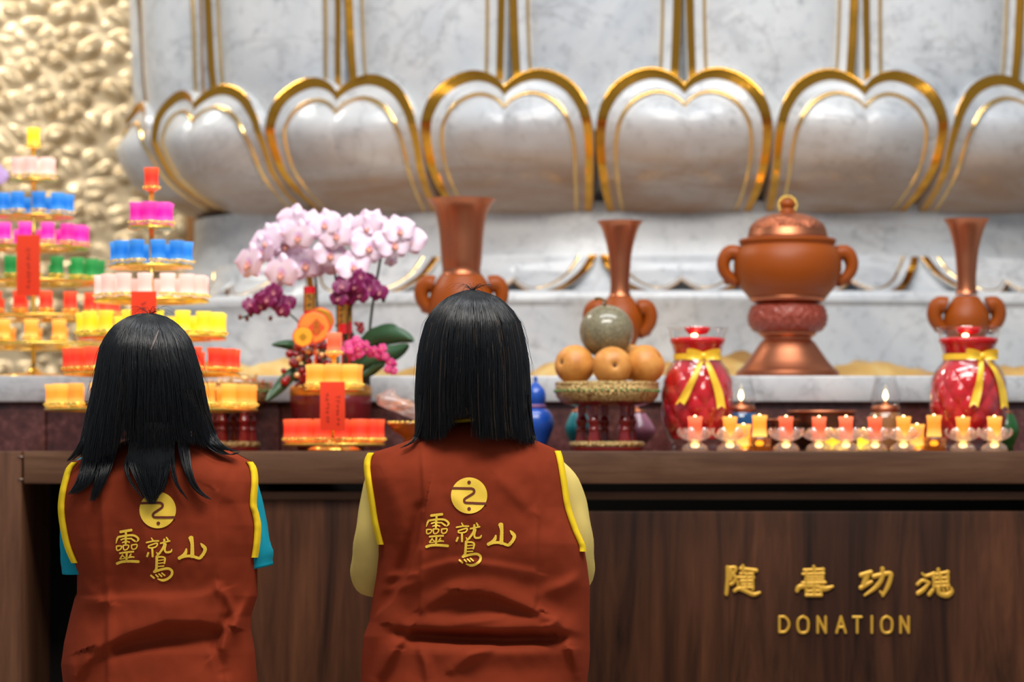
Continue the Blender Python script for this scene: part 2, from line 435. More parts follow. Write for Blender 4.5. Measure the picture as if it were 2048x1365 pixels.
# inverted lotus petals under the neck: gold swags with a notch in the middle of each
oi = catmull([(-1.0, 0), (-.945, .22), (-.83, .52), (-.66, .80), (-.45, .97), (-.27, .96), (-.12, .83), (0, .66)], 26)
OUTI = oi + [(-u, v) for u, v in oi[-2::-1]]
PROF_INV = [(0, .895), (.4, .905), (.7, .93), (.9, .955), (1.0, .96)]
zi0 = Zp(508, 8.05); zi1 = Zp(590, 7.97)
for t0, t1 in zip(BND, BND[1:]):
    petal('inverted_petal', t0, t1, lambda th: zi0, lambda th: zi1, PROF_INV, flip=True, amp=.35, outl=OUTI, mats=[M['marble_plain'], M['gold'], M['gold_thin']])
ring([(.0, zi0), (.885, zi0), (.895, zi0 - .04), (.92, zi1 + .01), (.945, zi1 - .002), (.94, zi1 - .03), (0, zi1 - .03)], 'marble_plain', 'inverted_petal_core')
zp1 = Zp(602, 7.93)
ring([(.0, zp1 + .03), (.955, zp1 + .03), (.965, zp1 + .015), (.965, zp1), (.955, zp1 - .012), (.955, 1.1856), (0, 1.1856)], 'marble_plain', 'plinth', mm=2.6)
# ------------------------------------------------------------------ stone ledge behind the counter
LZ = 1.1856; LF = 6.95
ledge = thing('stone_ledge', 'long white marble ledge on a dark red granite riser behind the wooden counter', 'ledge', (0, 7.3, 0))
MB().box((-3.2, LF, Zp(805, LF)), (3.4, 9.4, LZ), 0, .004).build('marble_top', M['marble_plain'], ledge)
gx = [Xp(p, LF + .02) for p in (-460, 92, 560, 1030, 1500, 1970, 2440)]
for a, b in zip(gx, gx[1:]):
    MB().box((a + .0015, LF + .02, .05), (b - .0015, 9.3, Zp(805, LF) - .0005), 0, .002).build('granite_panel', M['granite'], ledge)
# ------------------------------------------------------------------ altar counter
CY = 6.4
counter = thing('altar_counter', 'long walnut altar counter with gold lettering and dark open bay at left', 'counter', (0, 6.6, 0))
xl = Xp(47, CY); xr = 3.2; zs = Zp(968, CY)
MB().box((xl, CY, zs), (xr, LF + .015, 1.0), 0, .002).build('top_slab', M['wood_slab'], counter)
post = MB().box((-2.3, CY - .004, 0), (xl - .004, LF + .015, 1.0), 0, .002).build('side_post', M['wood_post'], counter)
for py in (914, 959): MB().box((Xp(37, CY), CY - .006, Zp(py + 1.2, CY)), (Xp(47, CY), CY, Zp(py - 1.2, CY))).build('hinge_plate', mat('hinge_steel', (.35, .26, .2), .4, .6), post)
PY_ = 6.44
x1 = Xp(352, PY_)                       # the closed doors start behind the left woman
xd = Xp(1172, PY_)
MB().box((x1, PY_, Zp(1000, PY_)), (xr, PY_ + .03, Zp(984, PY_)), 0, .0015).build('top_rail', M['wood_slab'], counter)
MB().box((x1, PY_ + .006, .04), (xd - .004, PY_ + .03, Zp(1000.5, PY_)), 0, .0015).build('door_panel', M['wood_panel'], counter)
dp = MB().box((xd, PY_ - .004, .04), (xr, PY_ + .03, Zp(1023, PY_)), 0, .0025).build('donation_box_front', M['wood_panel'], counter)
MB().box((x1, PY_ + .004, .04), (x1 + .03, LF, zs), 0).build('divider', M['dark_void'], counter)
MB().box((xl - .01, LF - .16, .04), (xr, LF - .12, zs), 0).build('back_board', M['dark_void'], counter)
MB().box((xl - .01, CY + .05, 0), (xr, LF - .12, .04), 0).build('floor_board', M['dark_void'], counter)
# ---- brush stroke engine: strokes in (u, v) pixels, mapped by fn(px, py, height)
def stroke_mesh(mb, pts, wd, fn, h0=0.0, h1=None, mi=0, n=None, brush=.0):
    """pts [(x,y)] or [(x,y,widthfactor)]; flat print when h1 is None, otherwise a raised ridge"""
    pts = [(p[0], p[1], (p[2] if len(p) > 2 else 1.0)) for p in pts]
    if len(pts) == 2: pts = [pts[0], tuple((a + b) / 2 for a, b in zip(*pts)), pts[1]]
    n = n or 4 * len(pts) + 4
    c = catmull(pts, n); rows = []
    L = 0
    tot = sum(math.hypot(b[0] - a[0], b[1] - a[1]) for a, b in zip(c, c[1:])) or 1
    # round caps: extra stations before and after
    def st(i): 
        a, b = c[max(i - 1, 0)], c[min(i + 1, n - 1)]; dx, dy = b[0] - a[0], b[1] - a[1]; l = math.hypot(dx, dy) or 1
        return dx / l, dy / l
    stations = []
    t0 = st(0); w0 = wd * c[0][2] / 2
    for f in (1.0, .7, .38): stations.append((c[0][0] - t0[0] * w0 * f * .8, c[0][1] - t0[1] * w0 * f * .8, w0 * sqrt(max(.02, 1 - f * f)), t0))
    for i in range(n): stations.append((c[i][0], c[i][1], wd * c[i][2] / 2 * (1 + brush * sin(i * 2.3 + pts[0][0])), st(i)))
    t1 = st(n - 1); w1 = wd * c[-1][2] / 2
    for f in (.38, .7, 1.0): stations.append((c[-1][0] + t1[0] * w1 * f * .8, c[-1][1] + t1[1] * w1 * f * .8, w1 * sqrt(max(.02, 1 - f * f)), t1))
    for x, y, hw, t in stations:
        nx, ny = -t[1], t[0]
        if h1 is None: rows.append([fn(x + nx * hw * q, y + ny * hw * q, h0) for q in (-1, -.5, 0, .5, 1)])
        else: rows.append([fn(x + nx * hw * q, y + ny * hw * q, hh) for q, hh in ((-1, h0), (-.96, h1 * .75), (-.7, h1), (0, h1 * 1.12), (.7, h1), (.96, h1 * .75), (1, h0))])
    mb.grid(rows, mi)
FY = PY_ - .004
def sgn(sc, ox, oy):
    return lambda x, y, h: P(x / sc + ox, y / sc + oy, FY) + Vector((0, -h, 0))
CHARS = [
 ('gold_character', [([(140, 100), (140, 200), (130, 318)], 34), ([(140, 108), (205, 106), (190, 150), (165, 158), (205, 180), (190, 222), (165, 238)], 30), ([(165, 130), (160, 200)], 40),
   ([(245, 112), (300, 120), (372, 128)], 34), ([(262, 90), (266, 140)], 30), ([(240, 152), (345, 155)], 22), ([(225, 182), (350, 184)], 26),
   ([(245, 212), (340, 210)], 24), ([(250, 240), (340, 238)], 24), ([(250, 266), (345, 262)], 24), ([(256, 196), (250, 285)], 26), ([(340, 150), (342, 280)], 28), ([(295, 150), (295, 260)], 22),
   ([(195, 292, .8), (235, 272), (290, 296), (350, 320), (400, 304, .6)], 36), ([(222, 215), (225, 262)], 24)]),
 ('gold_character', [([(752, 124), (912, 120)], 26), ([(832, 96), (836, 150)], 30), ([(742, 156), (914, 152)], 24), ([(770, 180), (905, 178)], 20), ([(762, 202), (908, 200)], 20), ([(770, 140), (772, 230)], 26),
   ([(905, 112), (908, 235)], 26), ([(740, 228), (925, 224)], 28), ([(836, 150), (836, 260)], 30),
   ([(698, 292, .8), (722, 258), (830, 252), (920, 274, 1.1), (985, 256, .5)], 42), ([(772, 285), (778, 326)], 30), ([(888, 280), (888, 326)], 32), ([(770, 326), (892, 326)], 30), ([(785, 292), (885, 290)], 22), ([(835, 285), (835, 320)], 40)]),
 ('gold_character', [([(1210, 166), (1292, 142)], 40), ([(1262, 160), (1236, 244)], 50), ([(1208, 268), (1296, 218, .8)], 38), ([(1312, 176), (1440, 150), (1448, 190), (1425, 260), (1385, 332, .6)], 38),
   ([(1384, 112), (1380, 190), (1330, 262), (1240, 328, .5)], 38), ([(1362, 296, .5), (1388, 322)], 36)]),
 ('gold_character', [([(1700, 152, .6), (1735, 172), (1800, 150)], 30), ([(1664, 240), (1705, 208), (1750, 222)], 30), ([(1668, 312), (1712, 282), (1762, 226, .6)], 38), ([(1760, 168), (1912, 140)], 28), ([(1832, 118), (1834, 170)], 32),
   ([(1790, 192), (1910, 184)], 26), ([(1806, 226), (1905, 220)], 26), ([(1796, 180), (1800, 262)], 30), ([(1906, 136), (1908, 262)], 32), ([(1850, 170), (1852, 250)], 26), ([(1794, 256), (1916, 250)], 28),
   ([(1786, 286), (1758, 322)], 36), ([(1832, 272), (1842, 312), (1900, 326, 1.2), (1938, 300), (1934, 266, .5)], 40), ([(1868, 276), (1880, 296)], 20), ([(1900, 270), (1908, 290)], 20)])]
for nm, ss in CHARS:
    mb = MB()
    for pts, wd in ss: stroke_mesh(mb, pts, wd, sgn(4.016, 1420, 1110), 0, .006 + .0008 * R(), brush=.04)
    mb.build(nm, M['sign_gold'], dp)
LET = {'D': [[(580, 528), (580, 640)], [(580, 528), (618, 530), (645, 560), (648, 600), (622, 636), (580, 640)]],
 'O': [[(752, 526), (722, 545), (713, 585), (722, 632), (752, 646), (784, 632), (792, 585), (784, 545), (752, 526)]],
 'N': [[(860, 645), (860, 528)], [(860, 528), (918, 645)], [(918, 645), (918, 528)]],
 'A': [[(998, 645), (1030, 528)], [(1030, 528), (1064, 645)], [(1010, 604), (1052, 604)]],
 'T': [[(1118, 530), (1180, 530)], [(1149, 530), (1149, 645)]], 'I': [[(1256, 526), (1256, 645)]]}
for ch, dx in (('D', 0), ('O', 0), ('N', 0), ('A', 0), ('T', 0), ('I', 0), ('O', 612), ('N', 606)):
    mb = MB()
    for pts in LET[ch]: stroke_mesh(mb, [(x + dx, y) for x, y in pts], 20, sgn(3.657, 1400, 1090), 0, .005, n=(40 if ch in 'OD' else None))
    mb.build('gold_letter', M['sign_gold'], dp)
# ------------------------------------------------------------------ gold brocade along the foot of the plinth
def cloth_strip():
    mb = MB(); rows = []; nx = 260
    cs = [(0, .0), (.03, .012), (.055, .035), (.075, .048), (.11, .05), (.17, .042), (.23, .05), (.25, .02), (.26, 0)]
    for i in range(nx + 1):
        x = lerp(-.98, 2.2, i / nx); row = []
        amp = .45 + .75 * abs(noise.noise(Vector((x * 2.3, .4, 0)))) * 2
        for y, z in cs:
            d = noise.noise(Vector((x * 9, y * 14, 1.3))) * .022 + noise.noise(Vector((x * 31, y * 30, 4))) * .006
            row.append((x, 7.52 + y + noise.noise(Vector((x * 3, 2, 0))) * .05, LZ + .001 + max(0, z * 1.05 * (amp + d * 12) + (d if z > .01 else 0))))
        rows.append(row)
    mb.grid(rows)
    m, t, N, L, b = nt('gold_brocade')
    g = N.new('ShaderNodeNewGeometry')
    c = ramp(N, L, noise_n(N, L, g.outputs['Position'], 4, 4), [(.35, (.50, .26, .07)), (.5, (.74, .46, .14)), (.65, (.86, .74, .36))])
    L.new(c, b.inputs['Base Color']); b.inputs['Roughness'].default_value = .42; b.inputs['Metallic'].default_value = .25
    tag(mb.build('brocade_runner', m), 'crumpled gold brocade strip lying along the foot of the marble throne', 'cloth')
cloth_strip()
# ------------------------------------------------------------------ lathe profiles given in photo pixels (half width, row)
def pxprof(prof, cx, Y):
    s = Y / F
    return [(r * s, Zp(py, Y)) for r, py in prof]
def lathe_px(mb, prof, cx, Y, n=40, mi=0, rf=None, smooth_n=0):
    if smooth_n: prof = catmull(prof, smooth_n)
    mb.lathe(pxprof(prof, cx, Y), (Xp(cx, Y), Y, 0), n, mi, rf=rf); return mb
def handle(mb, cx, side, x0, x1, ya, yb, Y, r=.010):
    """ear-shaped ring handle with a hanging tail on the vessel's shoulder"""
    s = Y / F
    pts = [(cx + side * x0, ya), (cx + side * (x0 + .65 * (x1 - x0)), ya - 2), (cx + side * x1, lerp(ya, yb, .28)), (cx + side * (x1 - 2), lerp(ya, yb, .6)), (cx + side * lerp(x0, x1, .55), lerp(ya, yb, .85)), (cx + side * (x0 + 2), yb)]
    c = catmull(pts, 18)
    mb.tube([P(a, b, Y) for a, b in c], [r * (1.25 - .5 * i / 17) for i in range(18)], 10, flat=1.4)
    mb.ball(P(cx + side * lerp(x0, x1, .75), yb - 3, Y), r * .55, 8, 6)
    mb.ball(P(cx + side * (x0 + 5), yb + 1, Y), r * .6, 8, 6)
def vase(cx, neck, body, hx, label, Y=7.25, group='copper and amber vases'):
    t = thing('altar_vase', label, 'vase', (Xp(cx, Y), Y, LZ), group)
    mb = MB(); lathe_px(mb, neck, cx, Y, 44, smooth_n=40)
    inner = [(r - 3, py) for r, py in neck]; lathe_px(mb, inner[::1], cx, Y, 44, smooth_n=24)
    mb.build('neck', M['copper'], t)
    mb = MB(); lathe_px(mb, body, cx, Y, 44, smooth_n=50); mb.build('body', M['amber'], t)
    for sd in (-1, 1):
        mb = MB(); handle(mb, cx, sd, *hx, Y, r=.019); mb.build('handle', M['amber'], t)
    return t
YB = 915 - (LZ - HC) * F / 7.25           # row where shelf things stand at Y = 7.25
vase(923, [(69, 399), (67, 401), (58, 412), (51, 430), (45, 462), (42, 500), (40, 525), (38, 540), (40, 549), (43, 551)],
     [(40, 550), (44, 553), (50, 562), (60, 580), (66, 602), (67, 625), (61, 655), (48, 690), (40, 712), (44, 735), (56, 750), (59, YB - 1), (0, YB)], (56, 80, 570, 622),
     'wide-mouthed copper vase on the ledge rising behind the right woman\'s head')
thin_n = [(47, 443), (45, 445), (38, 455), (31, 475), (24, 505), (21, 535), (19, 565), (20, 585), (23, 593)]
thin_b = [(20, 592), (25, 596), (30, 603), (40, 618), (46, 635), (45, 655), (38, 675), (31, 690), (30, 705), (38, 730), (44, YB - 1), (0, YB)]
vase(1240, thin_n, thin_b, (38, 60, 618, 668), 'slim copper vase on the ledge standing behind the grey melon')
vase(1933, [(r, p - 4) for r, p in thin_n], thin_b, (42, 64, 612, 660), 'slim copper vase on the ledge behind the rightmost red pineapple jar')
# incense burner
BY = 7.25; bc = 1575
t = thing('incense_burner', 'round lidded copper and amber incense burner on a flared foot on the ledge', 'incense burner', (Xp(bc, BY), BY, LZ))
mb = MB(); lathe_px(mb, [(103, YB), (104, YB - 6), (102, 744), (92, 736), (80, 722), (66, 702), (55, 686), (48, 680), (48, 676), (57, 670), (58, 667), (40, 666)], bc, BY, 48); mb.build('foot', M['copper'], t, angle=35)
mb = MB(); lathe_px(mb, [(40, 667), (62, 665), (74, 655), (79, 640), (77, 625), (70, 612), (50, 608), (30, 607)], bc, BY, 96, smooth_n=40, rf=lambda a, z: 1 + .025 * sin(24 * a) * sin(z * 260)); mb.build('bead_collar', M['amber_dark'], t)
mb = MB(); lathe_px(mb, [(40, 608), (66, 607), (76, 600), (78, 595), (60, 594)], bc, BY, 48); mb.build('waist_ring', M['copper'], t)
mb = MB(); lathe_px(mb, [(40, 597), (74, 596), (84, 588), (97, 572), (106, 550), (108, 530), (105, 512), (97, 497), (93, 492), (96, 487), (94, 479), (60, 477)], bc, BY, 56, smooth_n=60); mb.build('bowl', M['amber'], t)
mb = MB(); lathe_px(mb, [(70, 480), (82, 478), (80, 473), (78, 464), (76, 458)], bc, BY, 48); mb.build('lid_band', M['copper'], t)
mb = MB(); lathe_px(mb, [(77, 459), (72, 450), (60, 440), (45, 433), (25, 428), (12, 427)], bc, BY, 64, smooth_n=30); lid = mb.build('lid', M['copper_pierced'], t)
mb = MB(); lathe_px(mb, [(15, 429), (14, 420), (11, 417), (14, 413), (15, 407), (11, 400), (0, 397)], bc, BY, 24, smooth_n=24); kn = mb.build('lid_knob', M['amber'], lid)
mb = MB(); c0 = P(bc, 411, BY)
for k in range(22):
    a = lerp(-.2 * pi, 1.2 * pi, k / 21); mb.ball(c0 + Vector((cos(a) * .0225, 0, sin(a) * .0225)), .0032, 8, 6)
mb.build('bead_halo', M['gold_lamp'], lid)
for sd in (-1, 1):
    mb = MB(); handle(mb, bc, sd, 98, 128, 508, 566, BY, r=.017); mb.build('handle', M['amber'], t)
# ------------------------------------------------------------------ pineapple jars
TZ = 1.0
def pineapple_jar(cx, k, Y, tails, label, bow_dx):
    t = thing('pineapple_jar', label, 'jar', (Xp(cx, Y), Y, TZ), 'pineapple jars')
    base = HY - (TZ - HC) * F / Y
    prof = [(60, 655), (60.5, 658), (57, 661), (54, 680), (50, 698), (47, 711), (46, 718), (52, 727), (63, 742), (71, 765), (74, 795), (73, 825), (67, 855), (58, 878), (52, 889), (52, base), (0, base)]
    prof = [(r * k, py) for r, py in prof]
    def quilt(a, z):
        py = HY - (z - HC) * F / Y
        if py < 735 or py > 876: return 1
        q = (py - 735) / 141; e = sstep(0, .12, q) * (1 - sstep(.88, 1, q))
        u = a * 11 / (2 * pi) * 2; v = q * 5.2
        d = abs(sin(pi * (u + v) / 2)) * abs(sin(pi * (u - v) / 2))
        return 1 + e * .085 * (d ** .6 - .6)
    mb = MB(); lathe_px(mb, prof, cx, Y, 96, smooth_n=70); mb.build('glass_jar', M['glass'], t)
    wax = [(0, 676), (52 * k, 677), (49 * k, 696), (45 * k, 711), (43 * k, 717), (49 * k, 730), (59 * k, 745), (67 * k, 767), (70 * k, 795), (69 * k, 825), (63 * k, 853), (54 * k, 872), (48 * k, 880), (0, 881)]
    mb = MB(); lathe_px(mb, wax, cx, Y, 192, rf=quilt, smooth_n=130); mb.build('red_wax', M['red_wax'], t)
    mb = MB(); lathe_px(mb, [(0, 654), (26, 655), (25, 662), (18, 669), (0, 671)], cx, Y, 24); mb.tube([P(cx, 676, Y), P(cx, 668, Y)], .003, 6); wk = mb.build('wick_cup', M['red_wax'], t)
    mb = MB(); mb.ball(P(cx - 6, 671, Y - .03), .005, 10, 8, 0, (1.5, 1, .9)); mb.build('flame', M['flame'], wk)
    rb = MB(); lathe_px(rb, [(48.5 * k, 709), (48 * k, 721)], cx, Y, 48); rbo = rb.build('ribbon_band', M['ribbon'], t)
    # bow: two loops, a knot and two swallow-tailed ends lying on the glass
    s = Y / F
    def rad(py): return interp([(p, r) for r, p in prof[:-1]], py) * s
    bx = cx + bow_dx
    def on(px, py, out=.004):
        dx = (px - cx) * s; r = rad(py) + out
        return Vector((Xp(cx, Y) + dx, Y - sqrt(max(r * r - dx * dx, .0001)), Zp(py, Y)))
    mb = MB()
    for sd in (-1, 1):
        rows = []
        loop = catmull([(0, 0, 0), (14, -5, .010), (31, -7, .013), (33, 0, .018), (20, 1, .022), (2, 1, .008)], 22)
        for x, dy, out in loop:
            rows.append([on(bx + sd * x, 714 + dy + q * 7, .004 + out) for q in (-1, -.4, .4, 1)])
        mb.grid(rows)
    mb.ball(on(bx, 715, .012), .0085, 12, 8, 0, (1, .7, 1)); mb.build('ribbon_bow', M['ribbon'], t)
    for pts in tails:
        mb = MB(); c = catmull(pts, 18); rows = []
        for i, (x, y) in enumerate(c):
            tt = i / 17; hw = 4.5 + 4.0 * min(1, tt * 1.6)
            ro = []
            for q in (-1, -.5, 0, .5, 1):
                yy = y + (7 * (abs(q)) - 5 if i == 17 else 0)
                ro.append(on(x + q * hw, yy, .006 + .003 * sin(tt * 7 + q)))
            rows.append(ro)
        mb.grid(rows); o = mb.build('ribbon_tail', M['ribbon'], t)
pineapple_jar(1395, 1.0, 6.64, [[(1400, 720), (1386, 752), (1372, 780), (1362, 800), (1356, 810)], [(1408, 720), (1420, 750), (1432, 785), (1438, 818)]],
              'red pineapple-shaped glass jar beside the pear stand, yellow bow near centre', 8)
pineapple_jar(1937, 1.07, 6.66, [[(1953, 720), (1948, 755), (1942, 785), (1934, 815)], [(1964, 720), (1982, 745), (1994, 778), (2000, 818)]],
              'red pineapple-shaped glass jar at the right end, yellow bow off centre', 18)
# ------------------------------------------------------------------ offering stands
M['lacquer'] = mat('red_lacquer', (.20, .008, .008), .18, 0, .5, coat=.6)
def stand_gold():
    m, t_, N, L, b = nt('gilt_lattice')
    tc = N.new('ShaderNodeTexCoord'); mp = N.new('ShaderNodeMapping'); mp.inputs['Scale'].default_value = (1, 1, 1.0); L.new(tc.outputs['Object'], mp.inputs[0])
    vo = N.new('ShaderNodeTexVoronoi'); vo.inputs['Scale'].default_value = 210; L.new(mp.outputs[0], vo.inputs['Vector'])
    c = ramp(N, L, vo.outputs['Distance'], [(.15, (.84, .66, .30)), (.5, (.60, .40, .14)), (.8, (.26, .11, .04))])
    L.new(c, b.inputs['Base Color']); b.inputs['Metallic'].default_value = .6; b.inputs['Roughness'].default_value = .35
    bp = N.new('ShaderNodeBump'); bp.inputs['Distance'].default_value = .004; bp.invert = True; L.new(vo.outputs['Distance'], bp.inputs['Height']); L.new(bp.outputs[0], b.inputs['Normal'])
    return m
M['gilt'] = stand_gold()
M['green_gem'] = mat('green_gem', (.05, .22, .05), .15, 0, .5)
def offering_stand(cx, Y, label, k=1.0, tray_top=765, legs=5):
    t = thing('offering_stand', label, 'tray stand', (Xp(cx, Y), Y, TZ), 'offering stands')
    s = Y / F; base = HY - (TZ - HC) * F / Y; tt = tray_top
    mb = MB(); lathe_px(mb, [(0, tt + 14), (96 * k, tt + 12), (100 * k, tt + 1), (103 * k, tt), (104.5 * k, tt + 3), (103 * k, tt + 7), (103.5 * k, tt + 9), (104.5 * k, tt + 14), (104 * k, tt + 21), (101 * k, tt + 30), (93 * k, tt + 39)], cx, Y, 72); tray = mb.build('tray', M['gilt'], t)
    mb = MB(); lathe_px(mb, [(93 * k, tt + 39), (80 * k, tt + 45), (60 * k, tt + 49), (0, tt + 49)], cx, Y, 48); mb.build('tray_underside', M['lacquer'], t)
    mb = MB()
    for q in range(52):
        a = 2 * pi * q / 52; c = P(cx, tt + 18, Y); mb.ball(c + Vector((cos(a), sin(a), 0)) * 104.3 * k * s, .0034, 6, 4)
    mb.build('gem_band', M['green_gem'], tray)
    hb = base - 20
    for q in range(legs):
        a = 2 * pi * q / legs + .38; off = 52 * k
        lx = cx + off * cos(a); ly = Y + off * s * sin(a)
        pf = [(9, tt + 48), (8, tt + 66), (10, tt + 72), (12, tt + 78), (10, tt + 84), (8.5, tt + 90), (11, tt + 95), (9.5, tt + 99), (12, hb - 6), (13, hb)]
        mb = MB(); mb.lathe([(r * s, Zp(p, Y)) for r, p in catmull(pf, 30)], (Xp(cx, Y) + off * cos(a) * s, ly, 0), 16); mb.build('leg', M['lacquer'], t)
    mb = MB(); lathe_px(mb, [(0, hb), (71 * k, hb), (76 * k, hb + 3), (76 * k, hb + 10), (74 * k, hb + 11)], cx, Y, 56); mb.build('base_band', M['gilt'], t)
    mb = MB(); lathe_px(mb, [(74 * k, hb + 11), (75 * k, base - 1), (73 * k, base), (0, base)], cx, Y, 56); mb.build('base', M['lacquer'], t)
    return t
SY = 6.62
offering_stand(1214, SY, 'gilt and red lacquer offering stand carrying pears and a melon')
M['pear'] = (lambda: None)()
def pear_mat():
    m, t_, N, L, b = nt('russet_pear'); g = N.new('ShaderNodeNewGeometry')
    c = ramp(N, L, noise_n(N, L, g.outputs['Position'], 30, 5, .6), [(.3, (.52, .19, .03)), (.55, (.68, .29, .06)), (.75, (.74, .36, .10))])
    sp = ramp(N, L, noise_n(N, L, g.outputs['Position'], 420, 2), [(.30, (.72, .6, .5)), (.42, (1, 1, 1))])
    L.new(mixc(N, L, .5, c, sp, 'MULTIPLY'), b.inputs['Base Color']); b.inputs['Roughness'].default_value = .45; return m
M['pear'] = pear_mat(); M['pear_dark'] = mat('pear_calyx', (.12, .05, .02), .8)
def fruit(cx, cy, r, Y, label, tilt, tz):
    s = Y / F; c = P(cx, cy, Y)
    t = thing('pear', label, 'pear', c, 'pears on the offering stand')
    ax = Vector(tilt).normalized(); q = Vector((0, 0, 1)).rotation_difference(ax)
    prof = [(.02, -.80), (.10, -.81), (.18, -.86), (.34, -.91), (.62, -.78), (.88, -.45), (1.0, 0), (.93, .40), (.70, .74), (.42, .91), (.2, .93), (.09, .86), (.03, .80)]
    prof = catmull(prof, 34); mb = MB(); rows = []
    for rr, z in prof:
        rows.append([c + q @ Vector((rr * r * s * cos(2 * pi * k / 32) * (1 + .02 * sin(3 * 2 * pi * k / 32)), rr * r * s * sin(2 * pi * k / 32), z * r * s)) for k in range(32)])
    mb.grid(rows, wrap=True); mb.build('flesh', M['pear'], t)
    mb = MB(); mb.ball(c + q @ Vector((0, 0, .82 * r * s)), .12 * r * s, 10, 6, 0, (1, 1, .9)); mb.build('calyx', M['pear_dark'], t)
fy = 777
fruit(1150, 731, 40, 6.60, 'russet pear at the left of the offering stand, under the melon', (-.75, -.62, .15), fy)
fruit(1224, 734, 40, 6.545, 'russet pear at the front middle of the offering stand, calyx facing out', (.12, -1, .05), fy)
fruit(1289, 731, 40, 6.60, 'russet pear at the right of the offering stand nearest the pineapple jar', (.8, -.3, .5), fy)
fruit(1262, 726, 36, 6.69, 'russet pear mostly hidden at the back of the offering stand', (.3, .8, .5), fy)
def melon():
    Y = 6.63; c = P(1213, 664, Y); r = 54 * Y / F
    t = thing('melon', 'round grey-green netted melon resting on top of the pears', 'melon', c)
    m, t_, N, L, b = nt('melon_rind'); g = N.new('ShaderNodeNewGeometry')
    cc = ramp(N, L, noise_n(N, L, g.outputs['Position'], 170, 4, .7), [(.35, (.10, .085, .040)), (.55, (.20, .175, .095)), (.7, (.30, .26, .16))])
    L.new(cc, b.inputs['Base Color']); b.inputs['Roughness'].default_value = .5; b.inputs['Coat Weight'].default_value = .8; b.inputs['Coat Roughness'].default_value = .06
    mb = MB(); mb.ball(c, r, 48, 32, 0, (1, 1, 1.0)); mb.build('rind', m, t)
    mb = MB(); p0 = c + Vector((-.006, -.02, r * .96)); mb.tube([p0, p0 + Vector((.004, 0, .010)), p0 + Vector((-.010, 0, .017)), p0 + Vector((-.022, 0, .015))], [.0035, .003, .003, .004], 8)
    mb.build('stem', mat('dry_stem', (.16, .10, .03), .8), t)
melon()
# left stand with wrapped sweets, half hidden behind the big candle tower
S2 = 6.855
offering_stand(466, S2, 'gilt offering stand with wrapped sweets, half hidden behind the candle tower', .72, 765)
M['wrap'] = glass_mat('cellophane', (.98, .96, .95), 1.0, .12, .35, (1.0, .80, .72))
wc = [mat('sweet_pink', (.80, .30, .26), .35), mat('sweet_gold', (.85, .55, .22), .3, .3), mat('sweet_white', (.86, .80, .74), .4), mat('sweet_red', (.55, .06, .05), .35)]
wn = [('pink', 0), ('golden', 1), ('white', 2), ('red', 3), ('pale pink', 0), ('yellow gold', 1), ('cream white', 2)]
for k, (dx, dy, dY) in enumerate([(-58, 768, 0), (-24, 766, -.05), (12, 767, -.06), (46, 767, -.04), (68, 769, .02), (28, 755, .01), (-8, 754, .02)]):
    c = P(466 + dx * .76, dy + 4, S2 + dY); mb = MB(); r = .0175
    mb.ball(c, r, 14, 10, 0, (1.25, .9, .75))
    for sd in (-1, 1):
        rows = []
        for i in range(4):
            f = i / 3; rows.append([c + Vector((sd * (r * 1.15 + f * .012), .010 * f * cos(2 * pi * q / 10) * (1 + .3 * (q % 2)), (.003 + .009 * f) * sin(2 * pi * q / 10) * (1 + .3 * (q % 2)))) for q in range(10)])
        mb.grid(rows, wrap=True)
    pos = ['leftmost on the sweets stand', 'second from left on the sweets stand', 'front middle of the sweets stand', 'right of the middle on the sweets stand', 'rightmost on the sweets stand', 'on top of the heap, right side', 'on top of the heap, left side'][k]
    tag(mb.build('wrapped_sweet', wc[wn[k][1]]), f'{wn[k][0]} wrapped sweet, {pos}', 'sweet', 'wrapped sweets on the left stand')
# right amber footed bowl with a clear bag of snacks, beside the right woman's hair
AY = 6.60; ac = 822
t = thing('footed_bowl', 'amber glass footed bowl holding a bag of snacks beside the small candle tower', 'bowl', (Xp(ac, AY), AY, TZ))
ab = HY - (TZ - HC) * F / AY
mb = MB(); lathe_px(mb, [(0, ab), (34, ab), (36, ab - 6), (30, ab - 12), (16, ab - 17), (13, ab - 24), (20, ab - 31), (36, ab - 40), (44, ab - 50), (45, ab - 58), (41, ab - 58), (36, ab - 46), (0, ab - 34)], ac, AY, 44); mb.build('bowl_body', M['amber_glass'], t)
mb = MB()
for k in range(26):
    a = 2 * pi * k / 26; mb.ball(P(ac, ab - 57, AY) + Vector((cos(a), sin(a), 0)) * 45 * AY / F, .0045, 8, 6)
mb.build('rim_beads', M['gold_lamp'], t)
def bag():
    mb = MB(); c = P(803, 818, AY); rows = []
    for i in range(15):
        f = i / 14; row = []
        for k in range(30):
            a = 2 * pi * k / 30
            rr = .056 * sin(pi * min(1, .12 + f * .95)) ** .6
            n_ = 1 + .28 * noise.noise(Vector((cos(a) * 2.2, sin(a) * 2.2, f * 4)))
            row.append(c + Vector((cos(a) * rr * n_ - .028 * (f - .4), sin(a) * rr * n_ * .8, -.018 + f * .058 + .012 * cos(a) * -1)))
        rows.append(row)
    mb.grid(rows, wrap=True, mi=0)
    t = thing('snack_bag', 'clear crinkled bag of snacks lying in the amber footed bowl', 'bag', c)
    mb.build('wrapper', M['wrap'], t)
    mb = MB()
    for k in range(16): mb.ball(c + Vector((U(-.024, .024), U(-.02, .02), U(-.004, .016))), U(.006, .010), 8, 6, 0, (1.4, 1, .6))
    mb.build('snacks', mat('snack_biscuit', (.62, .30, .14), .6), t)['kind'] = 'stuff'
bag()
